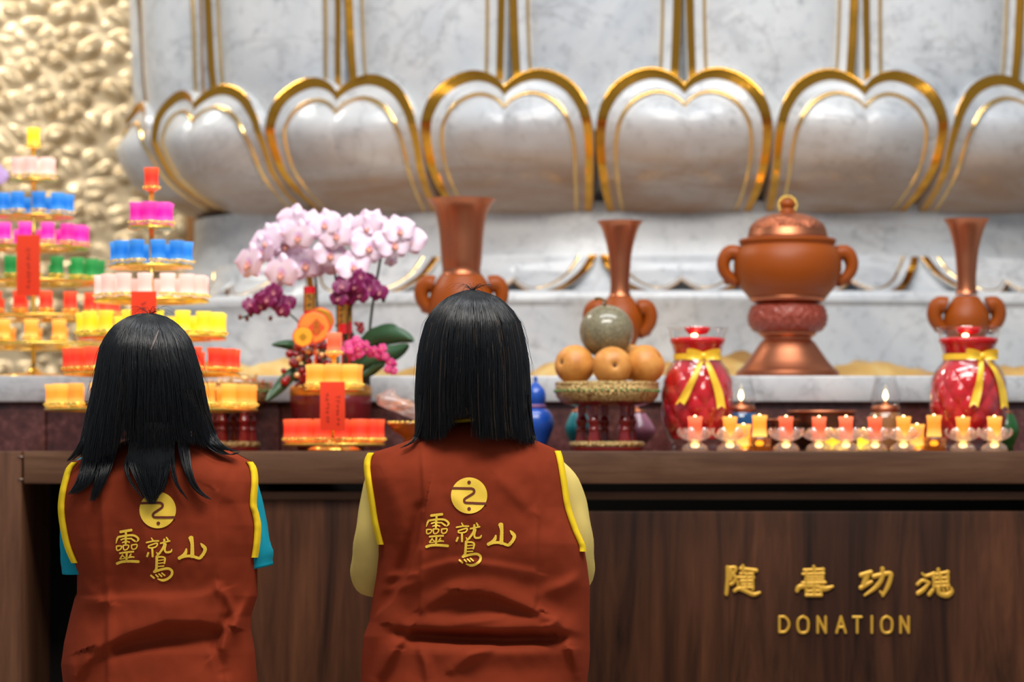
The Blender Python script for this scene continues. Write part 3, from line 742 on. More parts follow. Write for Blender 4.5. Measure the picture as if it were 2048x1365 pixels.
# ------------------------------------------------------------------ gourd oil lamps and chimney lamps along the back of the counter
def gourd(cx, Y, colr, prof, label, cap=True, small=True):
    t = thing('gourd_bottle', label, 'bottle', (Xp(cx, Y), Y, TZ), 'coloured gourd bottles')
    b0 = HY - (TZ - HC) * F / Y
    m = mat('gourd_glaze_' + label.split()[0], colr, .32, 0, .5, coat=.4, sss=.1)
    mb = MB(); lathe_px(mb, prof + [(prof[-1][0] * .9, b0), (0, b0)], cx, Y, 40, smooth_n=0); 
    mb = MB(); lathe_px(mb, catmull(prof, 46) + [(prof[-1][0] * .95, b0), (0, b0)], cx, Y, 40); mb.build('body', m, t)
    if cap:
        x, y = prof[0]; mb = MB(); lathe_px(mb, [(0, y - 12), (4, y - 11), (5, y - 5), (x + 2, y - 3), (x + 2, y + 4), (x, y + 5)], cx, Y, 24); mb.build('cap', M['copper'], t)
    else:
        mb = MB(); lathe_px(mb, [(17, 809), (21, 811), (22, 815), (19, 818)], cx, Y, 32); mb.build('waist_band', mat('purple_band', (.20, .08, .20), .5), t)
    return t
gourd(1071, 6.72, (.008, .075, .42), [(0, 752), (4, 756), (4, 764), (9, 770), (19, 782), (21, 797), (18, 810), (18, 816), (28, 823), (36, 838), (36, 856), (28, 878), (22, 893)], 'blue gourd-shaped bottle half hidden by the right woman\'s hair', False)
gourd(1157, 6.80, (.006, .20, .22), [(12, 824), (17, 830), (26, 850), (27, 862), (22, 876), (14, 890)], 'teal gourd-shaped bottle seen between the legs of the pear stand')
gourd(1273, 6.80, (.42, .16, .24), [(16, 824), (20, 830), (32, 848), (38, 860), (35, 872), (24, 884), (16, 894)], 'dusty pink gourd-shaped bottle standing behind the legs of the pear stand')
gourd(2012, 6.80, (.012, .11, .012), [(12, 826), (16, 832), (24, 850), (26, 864), (22, 878), (15, 892)], 'green gourd-shaped bottle right of the rightmost pineapple jar')
def chimney_lamp(cx, Y, colr, label):
    t = thing('oil_lamp', label, 'oil lamp', (Xp(cx, Y), Y, TZ), 'glass chimney oil lamps')
    b0 = HY - (TZ - HC) * F / Y
    mb = MB(); lathe_px(mb, [(28, 826), (33, 832), (34, 850), (33, b0 - 4), (30, b0), (0, b0)], cx, Y, 36); mb.build('reservoir', mat('lamp_oil_' + label.split()[0], colr, .15, 0, .5, coat=.7), t)
    mb = MB(); lathe_px(mb, [(28, 827), (29, 822), (29, 815), (25, 811), (12, 809), (6, 808), (5, 802), (0, 802)], cx, Y, 36); mb.build('collar', M['copper'], t)
    mb = MB(); lathe_px(mb, catmull([(22, 752), (22, 762), (27, 780), (30, 795), (28, 806), (25, 812)], 24), cx, Y, 40); mb.build('chimney', M['glass'], t)
    mb = MB(); lathe_px(mb, catmull([(0, 802), (4, 797), (5, 792), (3, 785), (0, 780)], 14), cx, Y, 14); mb.build('flame', M['flame'], t)
chimney_lamp(1482, 6.78, (.012, .075, .20), 'blue glass oil lamp with a clear chimney beside the left pineapple jar')
chimney_lamp(1771, 6.78, (.28, .12, .04), 'amber glass oil lamp with a clear chimney left of the rightmost pineapple jar')
def brass_bowl(cx, Y, k, top, label):
    t = thing('metal_bowl', label, 'bowl', (Xp(cx, Y), Y, TZ)); b0 = HY - (TZ - HC) * F / Y
    mb = MB(); lathe_px(mb, [(0, b0), (40 * k, b0), (42 * k, b0 - 5), (50 * k, b0 - 14), (63 * k, b0 - 30), (66 * k, b0 - 40), (64 * k, top + 8)], cx, Y, 48, smooth_n=30); mb.build('bowl_body', mat('dark_bronze', (.16, .06, .03), .25, .9), t)
    mb = MB(); lathe_px(mb, [(64 * k, top + 8), (69 * k, top + 4), (68 * k, top), (58 * k, top), (52 * k, top + 12), (0, top + 18)], cx, Y, 48); mb.build('rim', M['copper'], t)
brass_bowl(1643, 6.80, 1.0, 822, 'wide dark bronze bowl behind the row of small candle lamps')
brass_bowl(1566, 6.70, .50, 838, 'small brown bronze bowl behind the leftmost red candle lamps')
# ------------------------------------------------------------------ LED candles
CR, CH = .0180, .050
def candle_mesh(colr, k=1.0, tip=False):
    mb = MB(); r, h = CR * k, CH * k
    mb.lathe([(0, 0), (r * .96, 0), (r * .97, h * .06), (r * .90, h * .28), (r * .875, h * .5), (r * .90, h * .75), (r * .985, h * .93), (r * 1.0, h * .985), (r * .93, h), (r * .78, h * .975), (r * .5, h * .95), (0, h * .94)], n=20,
             rf=lambda a, z: 1 + (.03 * sin(3 * a + 1) if z > h * .9 else 0))
    if tip: mb.ball((0, 0, h * .965), r * .2, 8, 6, 1, (1, 1, 1.3))
    return mb.mesh('led_candle_' + colr, [LED[colr], M['flame']])
CM = {c: candle_mesh(c) for c in LED}
CT = {c: candle_mesh(c, .93, True) for c in ('coral', 'orange', 'yellow')}
def cup_ring(mb, R0, z, n, ph):
    """annular plate with a beaded cup under every candle"""
    if R0 > .03:
        ri, ro = R0 - .016, R0 + .016
        mb.lathe([(ri, z - .010), (ri - .003, z - .006), (ri, z - .003), (ro, z - .003), (ro + .003, z - .006), (ro, z - .010), (ri, z - .010)], MBC, 64)
    for k in range(n):
        a = ph + 2 * pi * k / n; c = (MBC[0] + R0 * cos(a), MBC[1] + R0 * sin(a), z)
        mb.lathe([(0, -.004), (.010, -.004), (.013, -.001), (.0185, .004), (.0195, .008), (.017, .007), (.0, .001)], c, 14)
        for q in range(9):
            b = 2 * pi * q / 9; mb.ball((c[0] + .0192 * cos(b), c[1] + .0192 * sin(b), z + .005), .0034, 6, 4)
MBC = (0, 0, 0)
def candle_tower(cx, Y, zbase, tiers, label, baser, poles=True, tagpx=None, xmin=-60):
    """tiers: (row of the candles' feet at the front, half width px, colour, n)"""
    global MBC
    t = thing('candle_tower', label, 'candle tower', (Xp(cx, Y), Y, zbase), 'tiered LED candle towers')
    MBC = (Xp(cx, Y), Y, 0); s = Y / F
    mb = MB(); mb.lathe([(0, zbase), (baser, zbase), (baser, zbase + .004), (baser * .8, zbase + .010), (.02, zbase + .016), (.009, zbase + .03)], MBC, 48); mb.build('base', M['gold_lamp'], t)
    zt = None
    for i, (py, hw, colr, n) in enumerate(tiers):
        R0 = max(0, hw * s - CR) if n > 1 else 0
        z = Zp(py, Y - R0)
        if zt is None: zt = z
        mb = MB(); ph = -pi / 2 + (0.0 if i % 2 else pi / n if n > 1 else 0)
        ks = [k for k in range(n) if 1024 + (MBC[0] + R0 * cos(ph + 2 * pi * k / n)) / Y * F > xmin]
        if n > 1: 
            cup_ring(mb, R0, z - .004, n, ph)
            for q in range(4):
                a = q * pi / 2 + .4; mb.tube([(MBC[0], Y, z - .010), (MBC[0] + R0 * cos(a), Y + R0 * sin(a), z - .010)], .003, 6)
        else: cup_ring(mb, 0, z - .004, 1, 0)
        ring_o = mb.build('tier_ring', M['gold_lamp'], t, weld=False)
        for k in ks:
            a = ph + 2 * pi * k / n
            o = bpy.data.objects.new('candle', CM[colr]); COL.objects.link(o); o.parent = ring_o
            o.location = Vector((MBC[0] + R0 * cos(a), Y + R0 * sin(a), z - .003)) - ORIG[t.name]
            o.rotation_euler = (0, 0, U(0, 6))
    mb = MB(); mb.tube([(MBC[0], Y, zbase + .01), (MBC[0], Y, zt - .004)], .0058, 10); mb.build('pole', M['gold_lamp'], t)
    if tagpx:
        x0, x1, y0, y1, Yt, cols = tagpx
        mb = MB(); rows = []
        for i in range(9):
            f = i / 8; bend = .006 * sin(f * pi)
            rows.append([P(x, lerp(y0, y1, f), Yt - bend) for x in (x0, (x0 + x1) / 2, x1)])
        mb.grid(rows)
        back = [[p + Vector((0, .0012, 0)) for p in r] for r in rows]; mb.grid(back, flip=True)
        o = mb.build('paper_tag', M['red_paper'], t, weld=False)
        mb = MB(); rnd = random.Random(int(cx))
        for cxx, ya, yb, sz in cols:     # columns of tiny brushed characters
            y = ya
            while y < yb:
                for q in range(3):
                    ax, ay = rnd.uniform(-.5, .5) * sz, rnd.uniform(0, .8) * sz; l = rnd.uniform(.4, .9) * sz
                    hz = rnd.random() < .55; b = (ax - l / 2, ay, ax + l / 2, ay) if hz else (ax, ay - l / 2, ax, ay + l / 2)
                    def fn(x, yy, h):
                        f = clamp((yy - y0) / (y1 - y0)); return P(x, yy, Yt - .006 * sin(f * pi) - .0012)
                    stroke_mesh(mb, [(cxx + b[0], y + b[1]), (cxx + b[2], y + b[3])], sz * .17, fn, n=3)
                y += sz * 1.5
        mb.build('ink_characters', M['ink'], o, weld=False)
    return t
T1Y = 7.27
candle_tower(67, T1Y, LZ, [(293, 16, 'yellow', 1), (351, 47, 'pink', 6), (421, 82, 'blue', 10), (482, 112, 'magenta', 14), (550, 144, 'green', 18), (620, 174, 'red', 20), (677, 203, 'orange', 22)],
             'largest tiered candle tower on the ledge at far left, yellow candle on top', .13, tagpx=(33, 80, 470, 592, T1Y - .245, [(57, 498, 575, 6)]))
candle_tower(303, 6.55, TZ, [(377, 15.5, 'red', 1), (445, 47, 'magenta', 6), (521, 84, 'blue', 10), (588, 115, 'pink', 14), (662, 151, 'yellow', 16), (735, 178, 'red', 19), (808, 212, 'orange', 22)],
             'tall tiered candle tower behind the left woman\'s head, red candle on top', .145, tagpx=(262, 313, 583, 690, 6.55 - .205, [(287, 604, 680, 7)]))
candle_tower(668, 6.54, TZ, [(707, 16.5, 'coral', 1), (770, 59, 'orange', 7), (880, 102, 'red', 14)],
             'small three-tier candle tower in front of the orchid pot', .062, tagpx=(640, 690, 764, 862, 6.54 - .145, [(655, 788, 845, 6), (676, 792, 848, 6)]))
# low amber plate peeking out at the foot of the tall tower
# ------------------------------------------------------------------ small crystal lotus candle lamps along the counter's edge
def lotus_lamp_meshes(colr):
    d = {}
    mb = MB(); mb.lathe([(0, 0), (.028, 0), (.030, .004), (.027, .012), (.018, .018), (.012, .021), (.013, .024)], n=28, rf=lambda a, z: 1 + .03 * cos(10 * a)); d['glass_base'] = mb.mesh('lotus_base', M['crystal'])
    for q in range(6):
        a = q * pi / 3; mb = MB(); rows = []
        for i in range(9):
            f = i / 8; w = .016 * sin(pi * (.14 + .80 * f)) ** .7; rr = .010 + .036 * sin(f * pi * .62) - .006 * f * f; z = .022 + .031 * f ** 1.25; row = []
            for j in range(7):
                g = lerp(-1, 1, j / 6); u = g * w; r2 = rr - .35 * w * g * g
                row.append((r2 * cos(a) - u * sin(a), r2 * sin(a) + u * cos(a), z))
            rows.append(row)
        mb.grid(rows); mb.grid([[(x * .93, y * .93, z) for x, y, z in r] for r in rows], flip=True)
        d['glass_petal%d' % q] = mb.mesh('lotus_petal', M['crystal'], weld=False)
    return d
LL = lotus_lamp_meshes('red')
M['glow'] = mat('bulb_glow', (1, .8, .4), .5, emit=(1, .62, .18), es=3.5)
gm = MB(); gm.lathe([(0, .008), (.007, .009), (.010, .014), (.007, .019), (0, .021)], n=14); GM = gm.mesh('bulb', M['glow'])
NEAR = 6.445
ords = {'red': 0, 'orange': 0}
def lotus_lamp(cx, colr, label, Y=NEAR):
    p = Vector((Xp(cx, Y), Y, TZ)); t = thing('lotus_lamp', label, 'candle lamp', p, 'crystal lotus candle lamps')
    def add(nm, me, z=0, rz=0, k=1):
        o = bpy.data.objects.new(nm, me); COL.objects.link(o); o.parent = t; o.location = (0, 0, z); o.rotation_euler = (0, 0, rz); o.scale = (k, k, k); return o
    rz = U(-.15, .15)
    add('glass_base', LL['glass_base'])
    for q in range(6): add('glass_petal', LL['glass_petal%d' % q], 0, rz)
    add('bulb', GM); add('candle', CT[colr], .0245, U(0, 6), 1.0).scale = (1.02, 1.02, 1.16)
reds = [1390, 1572, 1638, 1692, 1750]; oran = [1460, 1807, 1926, 1989]
rl = ['red candle in a crystal lotus cup in front of the left pineapple jar', 'red candle in a crystal lotus cup, first of the row of four',
      'red candle in a crystal lotus cup, second of the row of four', 'red candle in a crystal lotus cup, third of the row of four',
      'red candle in a crystal lotus cup, just left of the amber oil lamp']
ol = ['orange candle in a crystal lotus cup at the left pineapple jar\'s right side', 'orange candle in a crystal lotus cup, just right of the amber oil lamp',
      'orange candle in a crystal lotus cup, second from the right end', 'orange candle in a crystal lotus cup, last at the right end']
for x, l, dy in zip(reds, rl, (0, 0, .058, 0, .058)): lotus_lamp(x, 'coral', l, NEAR + dy)
for x, l, dy in zip(oran, ol, (0, 0, .058, 0)): lotus_lamp(x, 'orange', l, NEAR + dy)
def cup_lamp(cx, label, Y, low):
    p = Vector((Xp(cx, Y), Y, TZ)); t = thing('amber_cup_lamp', label, 'candle lamp', p, 'amber cup candle lamps')
    s = Y / F
    if low: pr = [(0, 0), (.028, 0), (.029, .003), (.020, .006), (.010, .009), (.016, .013), (0, .014)]
    else: pr = [(0, 0), (.0275, 0), (.029, .003), (.029, .028), (.027, .031), (.024, .031), (.022, .026), (0, .024)]
    mb = MB(); mb.lathe(pr, p, 8 if not low else 28, rf=None); mb.build('amber_cup', M['amber_glass'], t)
    o = bpy.data.objects.new('candle', CT['orange']); COL.objects.link(o); o.parent = t; o.location = (0, 0, .0125 if low else .033); o.scale = (1.05, 1.05, 1.05)
    o = bpy.data.objects.new('bulb', GM); COL.objects.link(o); o.parent = t; o.location = (0, 0, .004 if not low else -.006)
cup_lamp(1487, 'low orange candle on an amber plate, in the left orange group', 6.48, True)
cup_lamp(1519, 'orange candle in a square amber cup right of the low candle, left group', 6.475, False)
cup_lamp(1834, 'low orange candle on an amber plate below the right pineapple jar\'s left side', 6.48, True)
cup_lamp(1868, 'orange candle in a square amber cup left of the last two crystal lotus cups', 6.475, False)
for x, dz, l in ((1661, 0, 'yellow candle glowing behind the second and third red lotus lamps'), (1680, 0, 'yellow candle glowing between the two middle red lotus lamps'), (1727, 0, 'yellow candle glowing just left of the red lotus lamp by the amber oil lamp')):
    p = Vector((Xp(x, 6.56), 6.56, TZ)); t = thing('yellow_candle', l, 'candle', p, 'yellow candles behind the row')
    mb = MB(); mb.lathe([(0, 0), (.021, 0), (.021, .004), (.019, .006), (0, .006)], p, 20); mb.build('candle_cup', M['gold_lamp'], t)
    o = bpy.data.objects.new('candle', CT['yellow']); COL.objects.link(o); o.parent = t; o.location = (0, 0, .006); o.scale = (.95, .95, .98)
# ------------------------------------------------------------------ orchid arrangement
OY = 6.76; ocx = 662
orch = thing('orchid_arrangement', 'potted arrangement of pale pink and magenta orchids with red new-year ornaments', 'flower arrangement', (Xp(ocx, OY), OY, TZ))
ob = HY - (TZ - HC) * F / OY
M['pot'] = mat('dark_red_pot', (.13, .006, .008), .32, 0, .5, coat=.3)
M['gold_band'] = mat('gold_band', (.62, .30, .05), .35, .8)
mb = MB(); lathe_px(mb, [(0, ob), (62, ob), (66, ob - 4), (74, 860), (80, 810), (81, 792), (76, 790), (0, 788)], ocx, OY, 120, rf=lambda a, z: 1 + .012 * cos(60 * a)); pot = mb.build('pot', M['pot'], orch)
mb = MB(); lathe_px(mb, [(81.5, 793), (82.5, 788), (82, 776), (79, 772), (74, 774), (0, 780)], ocx, OY, 60); mb.build('pot_rim', M['gold_band'], pot)
M['stem'] = mat('orchid_stem', (.05, .065, .018), .6)
M['leaf'] = mat('orchid_leaf', (.028, .085, .032), .35, 0, .5, bump=(40, .15, .01))
def petal_mat(name, inner, outer, veinc, rad):
    m, t_, N, L, b = nt(name); tc = N.new('ShaderNodeTexCoord')
    ln = N.new('ShaderNodeVectorMath'); ln.operation = 'LENGTH'; L.new(tc.outputs['Object'], ln.inputs[0])
    mr = N.new('ShaderNodeMapRange'); mr.inputs['From Max'].default_value = rad; L.new(ln.outputs['Value'], mr.inputs['Value'])
    c = ramp(N, L, mr.outputs[0], [(.05, veinc), (.38, inner), (.95, outer)])
    L.new(c, b.inputs['Base Color']); b.inputs['Roughness'].default_value = .5; b.inputs['Subsurface Weight'].default_value = .25; b.inputs['Subsurface Radius'].default_value = (.01, .006, .006)
    return m
M['pk'] = petal_mat('pale_pink_petal', (.93, .78, .87), (.88, .66, .80), (.72, .38, .70), .034)
M['pk_lip'] = mat('orchid_lip', (.80, .36, .26), .45)
M['mg'] = petal_mat('magenta_petal', (.17, .003, .065), (.22, .005, .10), (.40, .10, .16), .018)
M['mg_lip'] = mat('magenta_lip', (.60, .22, .26), .45)
def orchid_mesh(name, r, mp, ml):
    mb = MB()
    def pet(ang, ln, wd, curl, y0, base=.10, pw=.75):
        rows = []
        for i in range(8):
            f = i / 7; w = wd * sin(pi * (base + (1 - base - .03) * f)) ** pw; row = []
            for j in range(7):
                g = lerp(-1, 1, j / 6); x = g * w; z = f * ln
                y = y0 - curl * f * f * r + .10 * r * g * g + .05 * r * sin(f * 5 + g * 3)
                row.append((x * cos(ang) + z * sin(ang), y, -x * sin(ang) + z * cos(ang)))
            rows.append(row)
        mb.grid(rows, 0); return
    pet(0, r * 1.0, r * .42, -.10, .02 * r); pet(2.45, r * .92, r * .40, -.1, .03 * r); pet(-2.45, r * .92, r * .40, -.1, .03 * r)
    pet(1.48, r * 1.02, r * .66, .06, -.05 * r, .16, .6); pet(-1.48, r * 1.02, r * .66, .06, -.05 * r, .16, .6)
    mb.ball((0, -.14 * r, -.03 * r), .08 * r, 10, 6, 1); mb.ball((0, -.20 * r, -.28 * r), .13 * r, 10, 6, 1, (.9, .8, 1.2))
    mb.ball((.13 * r, -.14 * r, -.18 * r), .09 * r, 8, 6, 1, (.8, .7, 1.2)); mb.ball((-.13 * r, -.14 * r, -.18 * r), .09 * r, 8, 6, 1, (.8, .7, 1.2))
    return mb.mesh(name, [mp, ml], weld=False)
PKM = orchid_mesh('pink_orchid', .035, M['pk'], M['pk_lip'])
MGM = orchid_mesh('magenta_orchid', .0185, M['mg'], M['mg_lip'])
def bloom(name, me, px, py, Y, rx, ry, rz, k, parent):
    o = bpy.data.objects.new(name, me); COL.objects.link(o); o.parent = parent
    o.location = P(px, py, Y) - ORIG[parent.name]; o.rotation_euler = (rx, ry, rz); o.scale = (k, k, k); return o
pinks = [(498, 525), (522, 503), (533, 482), (571, 490), (560, 465), (597, 472), (620, 450), (592, 455), (650, 448), (692, 462), (672, 470), (610, 528), (563, 545), (660, 508), (675, 525), (706, 532), (738, 494), (778, 480), (756, 452), (733, 452), (817, 480), (798, 460), (787, 488), (588, 442)]
for k, (x, y) in enumerate(pinks):
    bloom('pink_flower', PKM, x, y, OY - .03 + U(-.045, .03), U(-.25, .15), U(-.3, .3), (-.5 if x < 600 else .35 if x > 740 else 0) + U(-.35, .35), U(1.12, 1.34), orch)
for x, y in ((783, 522), (579, 520), (640, 542)): bloom('pink_flower', PKM, x, y, OY, .5, .2, 1.0, .6, orch)
mags = [(520, 611), (534, 599), (508, 614), (544, 594), (557, 609), (547, 584), (575, 607), (565, 620), (500, 609), (524, 597), (688, 561), (677, 597), (683, 573), (706, 558), (724, 566), (721, 553), (739, 579), (721, 589), (695, 594), (744, 573), (758, 585), (711, 572), (734, 560), (700, 580)]
for x, y in mags: bloom('magenta_flower', MGM, x, y, OY - .05 + U(-.03, .02), U(-.3, .2), U(-.4, .4), U(-.6, .6), U(1.0, 1.35), orch)
def stem(pts, r, Yo=0.0):
    mb = MB(); c = catmull(pts, 28); mb.tube([P(a, b, OY + Yo) for a, b in c], r, 7); mb.build('flower_stem', M['stem'], orch)
stem([(738, 790), (738, 690), (744, 620), (757, 540), (765, 500), (772, 472), (800, 462), (822, 478)], .0033)
stem([(676, 790), (676, 690), (674, 600), (670, 548), (655, 500), (640, 470), (600, 460), (560, 475), (520, 500), (496, 528)], .0030, .015)
stem([(690, 790), (690, 640), (684, 570), (664, 500), (652, 474), (690, 458)], .0030, .01)
stem([(636, 790), (636, 690), (634, 600), (628, 545), (600, 522), (565, 545)], .0028, .02)
stem([(618, 790), (612, 700), (600, 650), (570, 622), (540, 605), (512, 625), (484, 636)], .0022, -.03)
stem([(694, 790), (694, 680), (700, 620), (722, 592), (745, 575), (764, 592)], .0022, -.03)
for x, y in ((480, 635), (494, 638), (502, 630), (541, 637), (767, 600)):
    mb = MB(); mb.ball(P(x, y, OY - .03), .0055, 8, 6, 0, (.9, .9, 1.2)); mb.build('flower_bud', mat('orchid_bud', (.20, .07, .05), .5) if x != 767 else M['leaf'], orch)
def leaf(pts, wmax, Ya, Yb, droop=.02):
    mb = MB(); c = catmull(pts, 16); rows = []
    for i, (x, y) in enumerate(c):
        f = i / 15; w = wmax * sin(pi * (.10 + .88 * f)) ** .8; a, b = c[max(i - 1, 0)], c[min(i + 1, 15)]
        dx, dy = b[0] - a[0], b[1] - a[1]; l = math.hypot(dx, dy) or 1
        Yc = lerp(Ya, Yb, f)
        rows.append([P(x - dy / l * w * q, y + dx / l * w * q, Yc + .010 * (q * q) - .006) for q in (-1, -.6, -.2, 0, .2, .6, 1)])
    mb.grid(rows); mb.grid([[p + Vector((0, .0015, 0)) for p in r] for r in rows], flip=True); mb.build('leaf', M['leaf'], orch, weld=False)
leaf([(700, 760), (735, 690), (765, 672), (800, 672), (828, 682)], 21, OY, OY - .06)
leaf([(720, 740), (755, 715), (790, 705), (818, 690)], 18, OY - .03, OY - .05)
leaf([(735, 690), (755, 668), (785, 660), (800, 668)], 14, OY + .04, OY + .02)
leaf([(630, 755), (600, 700), (575, 690), (543, 690)], 11, OY, OY - .05)
leaf([(640, 735), (590, 745), (556, 778), (532, 802)], 13, OY - .04, OY - .12)
leaf([(650, 740), (640, 690), (640, 660), (655, 640)], 12, OY + .05, OY + .05)
leaf([(690, 740), (700, 690), (690, 660), (670, 650)], 12, OY + .05, OY + .05)
leaf([(715, 760), (740, 745), (755, 735), (770, 730)], 9, OY - .05, OY - .08)
mb = MB()
for k in range(60):      # dark mossy filling between the stems
    mb.ball(P(ocx + U(-66, 70), U(745, 782), OY + U(-.06, .07)), U(.008, .014), 6, 5)
mb.build('moss_filling', mat('dark_moss', (.030, .020, .012), .9, bump=(80, .8, .01)), orch)['kind'] = 'stuff'
M['berry'] = mat('red_berry', (.30, .004, .012), .18, 0, .5, coat=.6); M['berry_gold'] = mat('gold_berry', (.85, .58, .28), .25, .6)
rb = random.Random(3)
BM_ = MB().ball((0, 0, 0), .0085, 12, 8).mesh('berry', M['berry']); BG_ = MB().ball((0, 0, 0), .0085, 12, 8).mesh('berry_gold', M['berry_gold'])
bz = [(565 + rb.gauss(0, 1) * 0 + rb.uniform(0, 105), rb.uniform(690, 775)) for _ in range(56)]
bz = [(x, y) for x, y in bz if y > 690 + abs(x - 620) * .55 - 18]
for x, y in bz: bloom('berry', BM_, x, y, OY - .075 + rb.uniform(-.03, .03), 0, 0, 0, rb.uniform(.75, 1.3), orch)
for x, y in ((616, 703), (632, 704), (643, 710), (598, 718), (594, 751), (660, 712)): bloom('gold_bead', BG_, x, y, OY - .115, 0, 0, 0, rb.uniform(.8, 1.05), orch)
for k in range(14): bloom('berry', BM_, 704 + rb.uniform(-14, 22), 655 + rb.uniform(-8, 14), OY - .02, 0, 0, 0, rb.uniform(.5, .75), orch)
KM = MB()
for q in range(5):
    a = 2 * pi * q / 5; KM.ball((.0055 * cos(a), 0, .0055 * sin(a)), .0058, 8, 5, 0, (1, .45, 1))
KM.ball((0, -.003, 0), .002, 6, 4, 1)
KAL = KM.mesh('kalanchoe', [mat('kalanchoe_pink', (.72, .05, .24), .5), mat('kalanchoe_eye', (.85, .5, .35), .5)], weld=False)
for x, y in [(700, 699), (721, 689), (711, 681), (734, 699), (698, 709), (718, 709), (754, 707), (765, 699), (780, 725), (775, 738), (788, 727), (706, 690), (726, 703), (690, 700), (742, 708), (760, 715), (770, 713), (786, 740), (696, 688), (715, 697), (731, 689), (748, 700), (705, 716)]:
    bloom('small_pink_flower', KAL, x + rb.uniform(-2, 2), y + rb.uniform(-2, 2), OY - .09 + rb.uniform(-.02, .02), rb.uniform(-.4, .3), rb.uniform(-.4, .4), rb.uniform(-.5, .5), rb.uniform(.85, 1.15), orch)
# red and gold paper ornaments stuck in the pot
def cracker(cx, y0, y1, hw, lab0, lab1, Y):
    mb = MB(); s = Y / F; x = Xp(cx, Y)
    mb.lathe([(0, Zp(y1, Y)), (hw * s, Zp(y1, Y)), (hw * s, Zp(y0, Y)), (hw * s * .8, Zp(y0, Y)), (0, Zp(y0 + 3, Y))], (x, Y, 0), 20)
    mb.tube([P(cx, y1, Y), P(cx, 780, Y)], .003, 6)
    o = mb.build('firecracker_ornament', M['red_wax'], orch, angle=40)
    mb = MB(); mb.lathe([(hw * s * 1.02, Zp(lab1, Y)), (hw * s * 1.02, Zp(lab0, Y))], (x, Y, 0), 20); g_ = mb.build('gold_label', M['gold_band'], o)
    mb = MB(); y = lab0 + 4; rnd = random.Random(int(cx))
    while y < lab1 - 5:
        for q in range(4):
            ax, ay = rnd.uniform(-4, 4), rnd.uniform(0, 8); l = rnd.uniform(4, 8); hz = rnd.random() < .6
            fn = lambda X, YY, h: (lambda dx: Vector((x + dx, Y - sqrt(max(1e-8, (hw * s * 1.05) ** 2 - dx * dx)), Zp(YY, Y))))((X - cx) * s)
            stroke_mesh(mb, [(cx + (ax - l / 2 if hz else ax), y + (ay if hz else ay - l / 2)), (cx + (ax + l / 2 if hz else ax), y + (ay if hz else ay + l / 2))], 1.5, fn, n=3)
        y += 13
    mb.build('ink_characters', M['ink'], g_, weld=False)
cracker(619, 574, 628, 12, 588, 622, OY - .05)
cracker(685, 606, 668, 9.5, 610, 648, OY - .05)
cracker(698, 600, 668, 6.5, 612, 644, OY - .02)
M['medal'] = mat('orange_card', (.90, .28, .035), .45); M['medal_rim'] = mat('red_card', (.80, .075, .02), .45); M['medal_y'] = mat('yellow_card', (.90, .42, .02), .45)
M['medal_gold'] = mat('medal_gold', (.62, .30, .02), .35, .4)
MY = OY - .14
def disc(mb, cx, cy, r, Y, mi, th=.003, rim=None):
    s = Y / F
    def rr(a): return r * s * (1 + .015 * cos(8 * a))
    rows = [[P(cx, cy, Y) + Vector((q * rr(2 * pi * k / 56) * cos(2 * pi * k / 56), -d, q * rr(2 * pi * k / 56) * sin(2 * pi * k / 56))) for k in range(56)] for q, d in ((0, th), (.86, th), (.90, th * .7), (1, th * .7), (1, 0), (0, 0))]
    mb.grid(rows, wrap=True, mrow=[mi, mi, rim if rim is not None else mi, rim if rim is not None else mi, rim if rim is not None else mi])
mb = MB()
disc(mb, 640, 643, 28, MY + .010, 0, .003, 1)
disc(mb, 628, 655, 33, MY, 2, .004, 1)
disc(mb, 606, 674, 21, MY - .007, 3, .004, 1)
mb.tube([P(630, 670, MY + .012), P(632, 780, MY + .03)], .0028, 6, 1)
md = mb.build('round_ornament', [M['medal_gold'], M['medal_rim'], M['medal'], M['medal_y']], orch, weld=False, smooth=False)
mb = MB(); d0 = MY - .0052
mb.add([P(633 + 17, 655, d0), P(633, 637, d0), P(633 - 17, 655, d0), P(633, 673, d0)], [(0, 1, 2, 3)], 0)
mb.add([P(606 + 8, 674, MY - .0122), P(606, 666, MY - .0122), P(606 - 8, 674, MY - .0122), P(606, 682, MY - .0122)], [(0, 1, 2, 3)], 1)
di = mb.build('diamond_label', [M['medal_rim'], M['medal_gold']], md, weld=False, smooth=False)
mb = MB(); fn = lambda x, y, h: P(x, y, d0 - .0008)
for a, b in (((627, 645), (639, 645)), ((625, 650), (641, 650)), ((633, 641), (633, 655)), ((627, 655), (639, 655)), ((627, 655), (627, 666)), ((639, 655), (639, 666)), ((627, 661), (639, 661)), ((627, 666), (639, 666))): stroke_mesh(mb, [a, b], 2.0, fn, n=3)
mb.build('gold_character', M['medal_gold'], di, weld=False)
# bloom of a second orchid that stands left of the frame
EY = 7.70
so = thing('orchid_spray', 'pale lilac orchid bloom cut off by the left edge beside the largest tower', 'orchid', (Xp(-12, EY), EY, LZ))
M['li'] = petal_mat('lilac_petal', (.66, .46, .80), (.60, .40, .74), (.5, .2, .6), .034)
LIM = orchid_mesh('lilac_orchid', .035, M['li'], M['pk_lip'])
bloom('lilac_flower', LIM, -8, 350, EY, 0, .2, .2, .95, so)
bloom('lilac_flower', LIM, -48, 330, EY, 0, -.2, -.2, .95, so)
mb = MB(); c = catmull([(-60, HY - (LZ - HC) * F / EY - 30), (-62, 600), (-58, 450), (-40, 360), (-8, 346)], 24); mb.tube([P(a, b, EY + .012) for a, b in c], .003, 7); mb.build('flower_stem', M['stem'], so)
mb = MB(); mb.lathe([(0, LZ), (.045, LZ), (.060, LZ + .08), (.055, LZ + .08), (0, LZ + .07)], (Xp(-60, EY), EY, 0), 32); mb.build('pot', M['pot'], so)
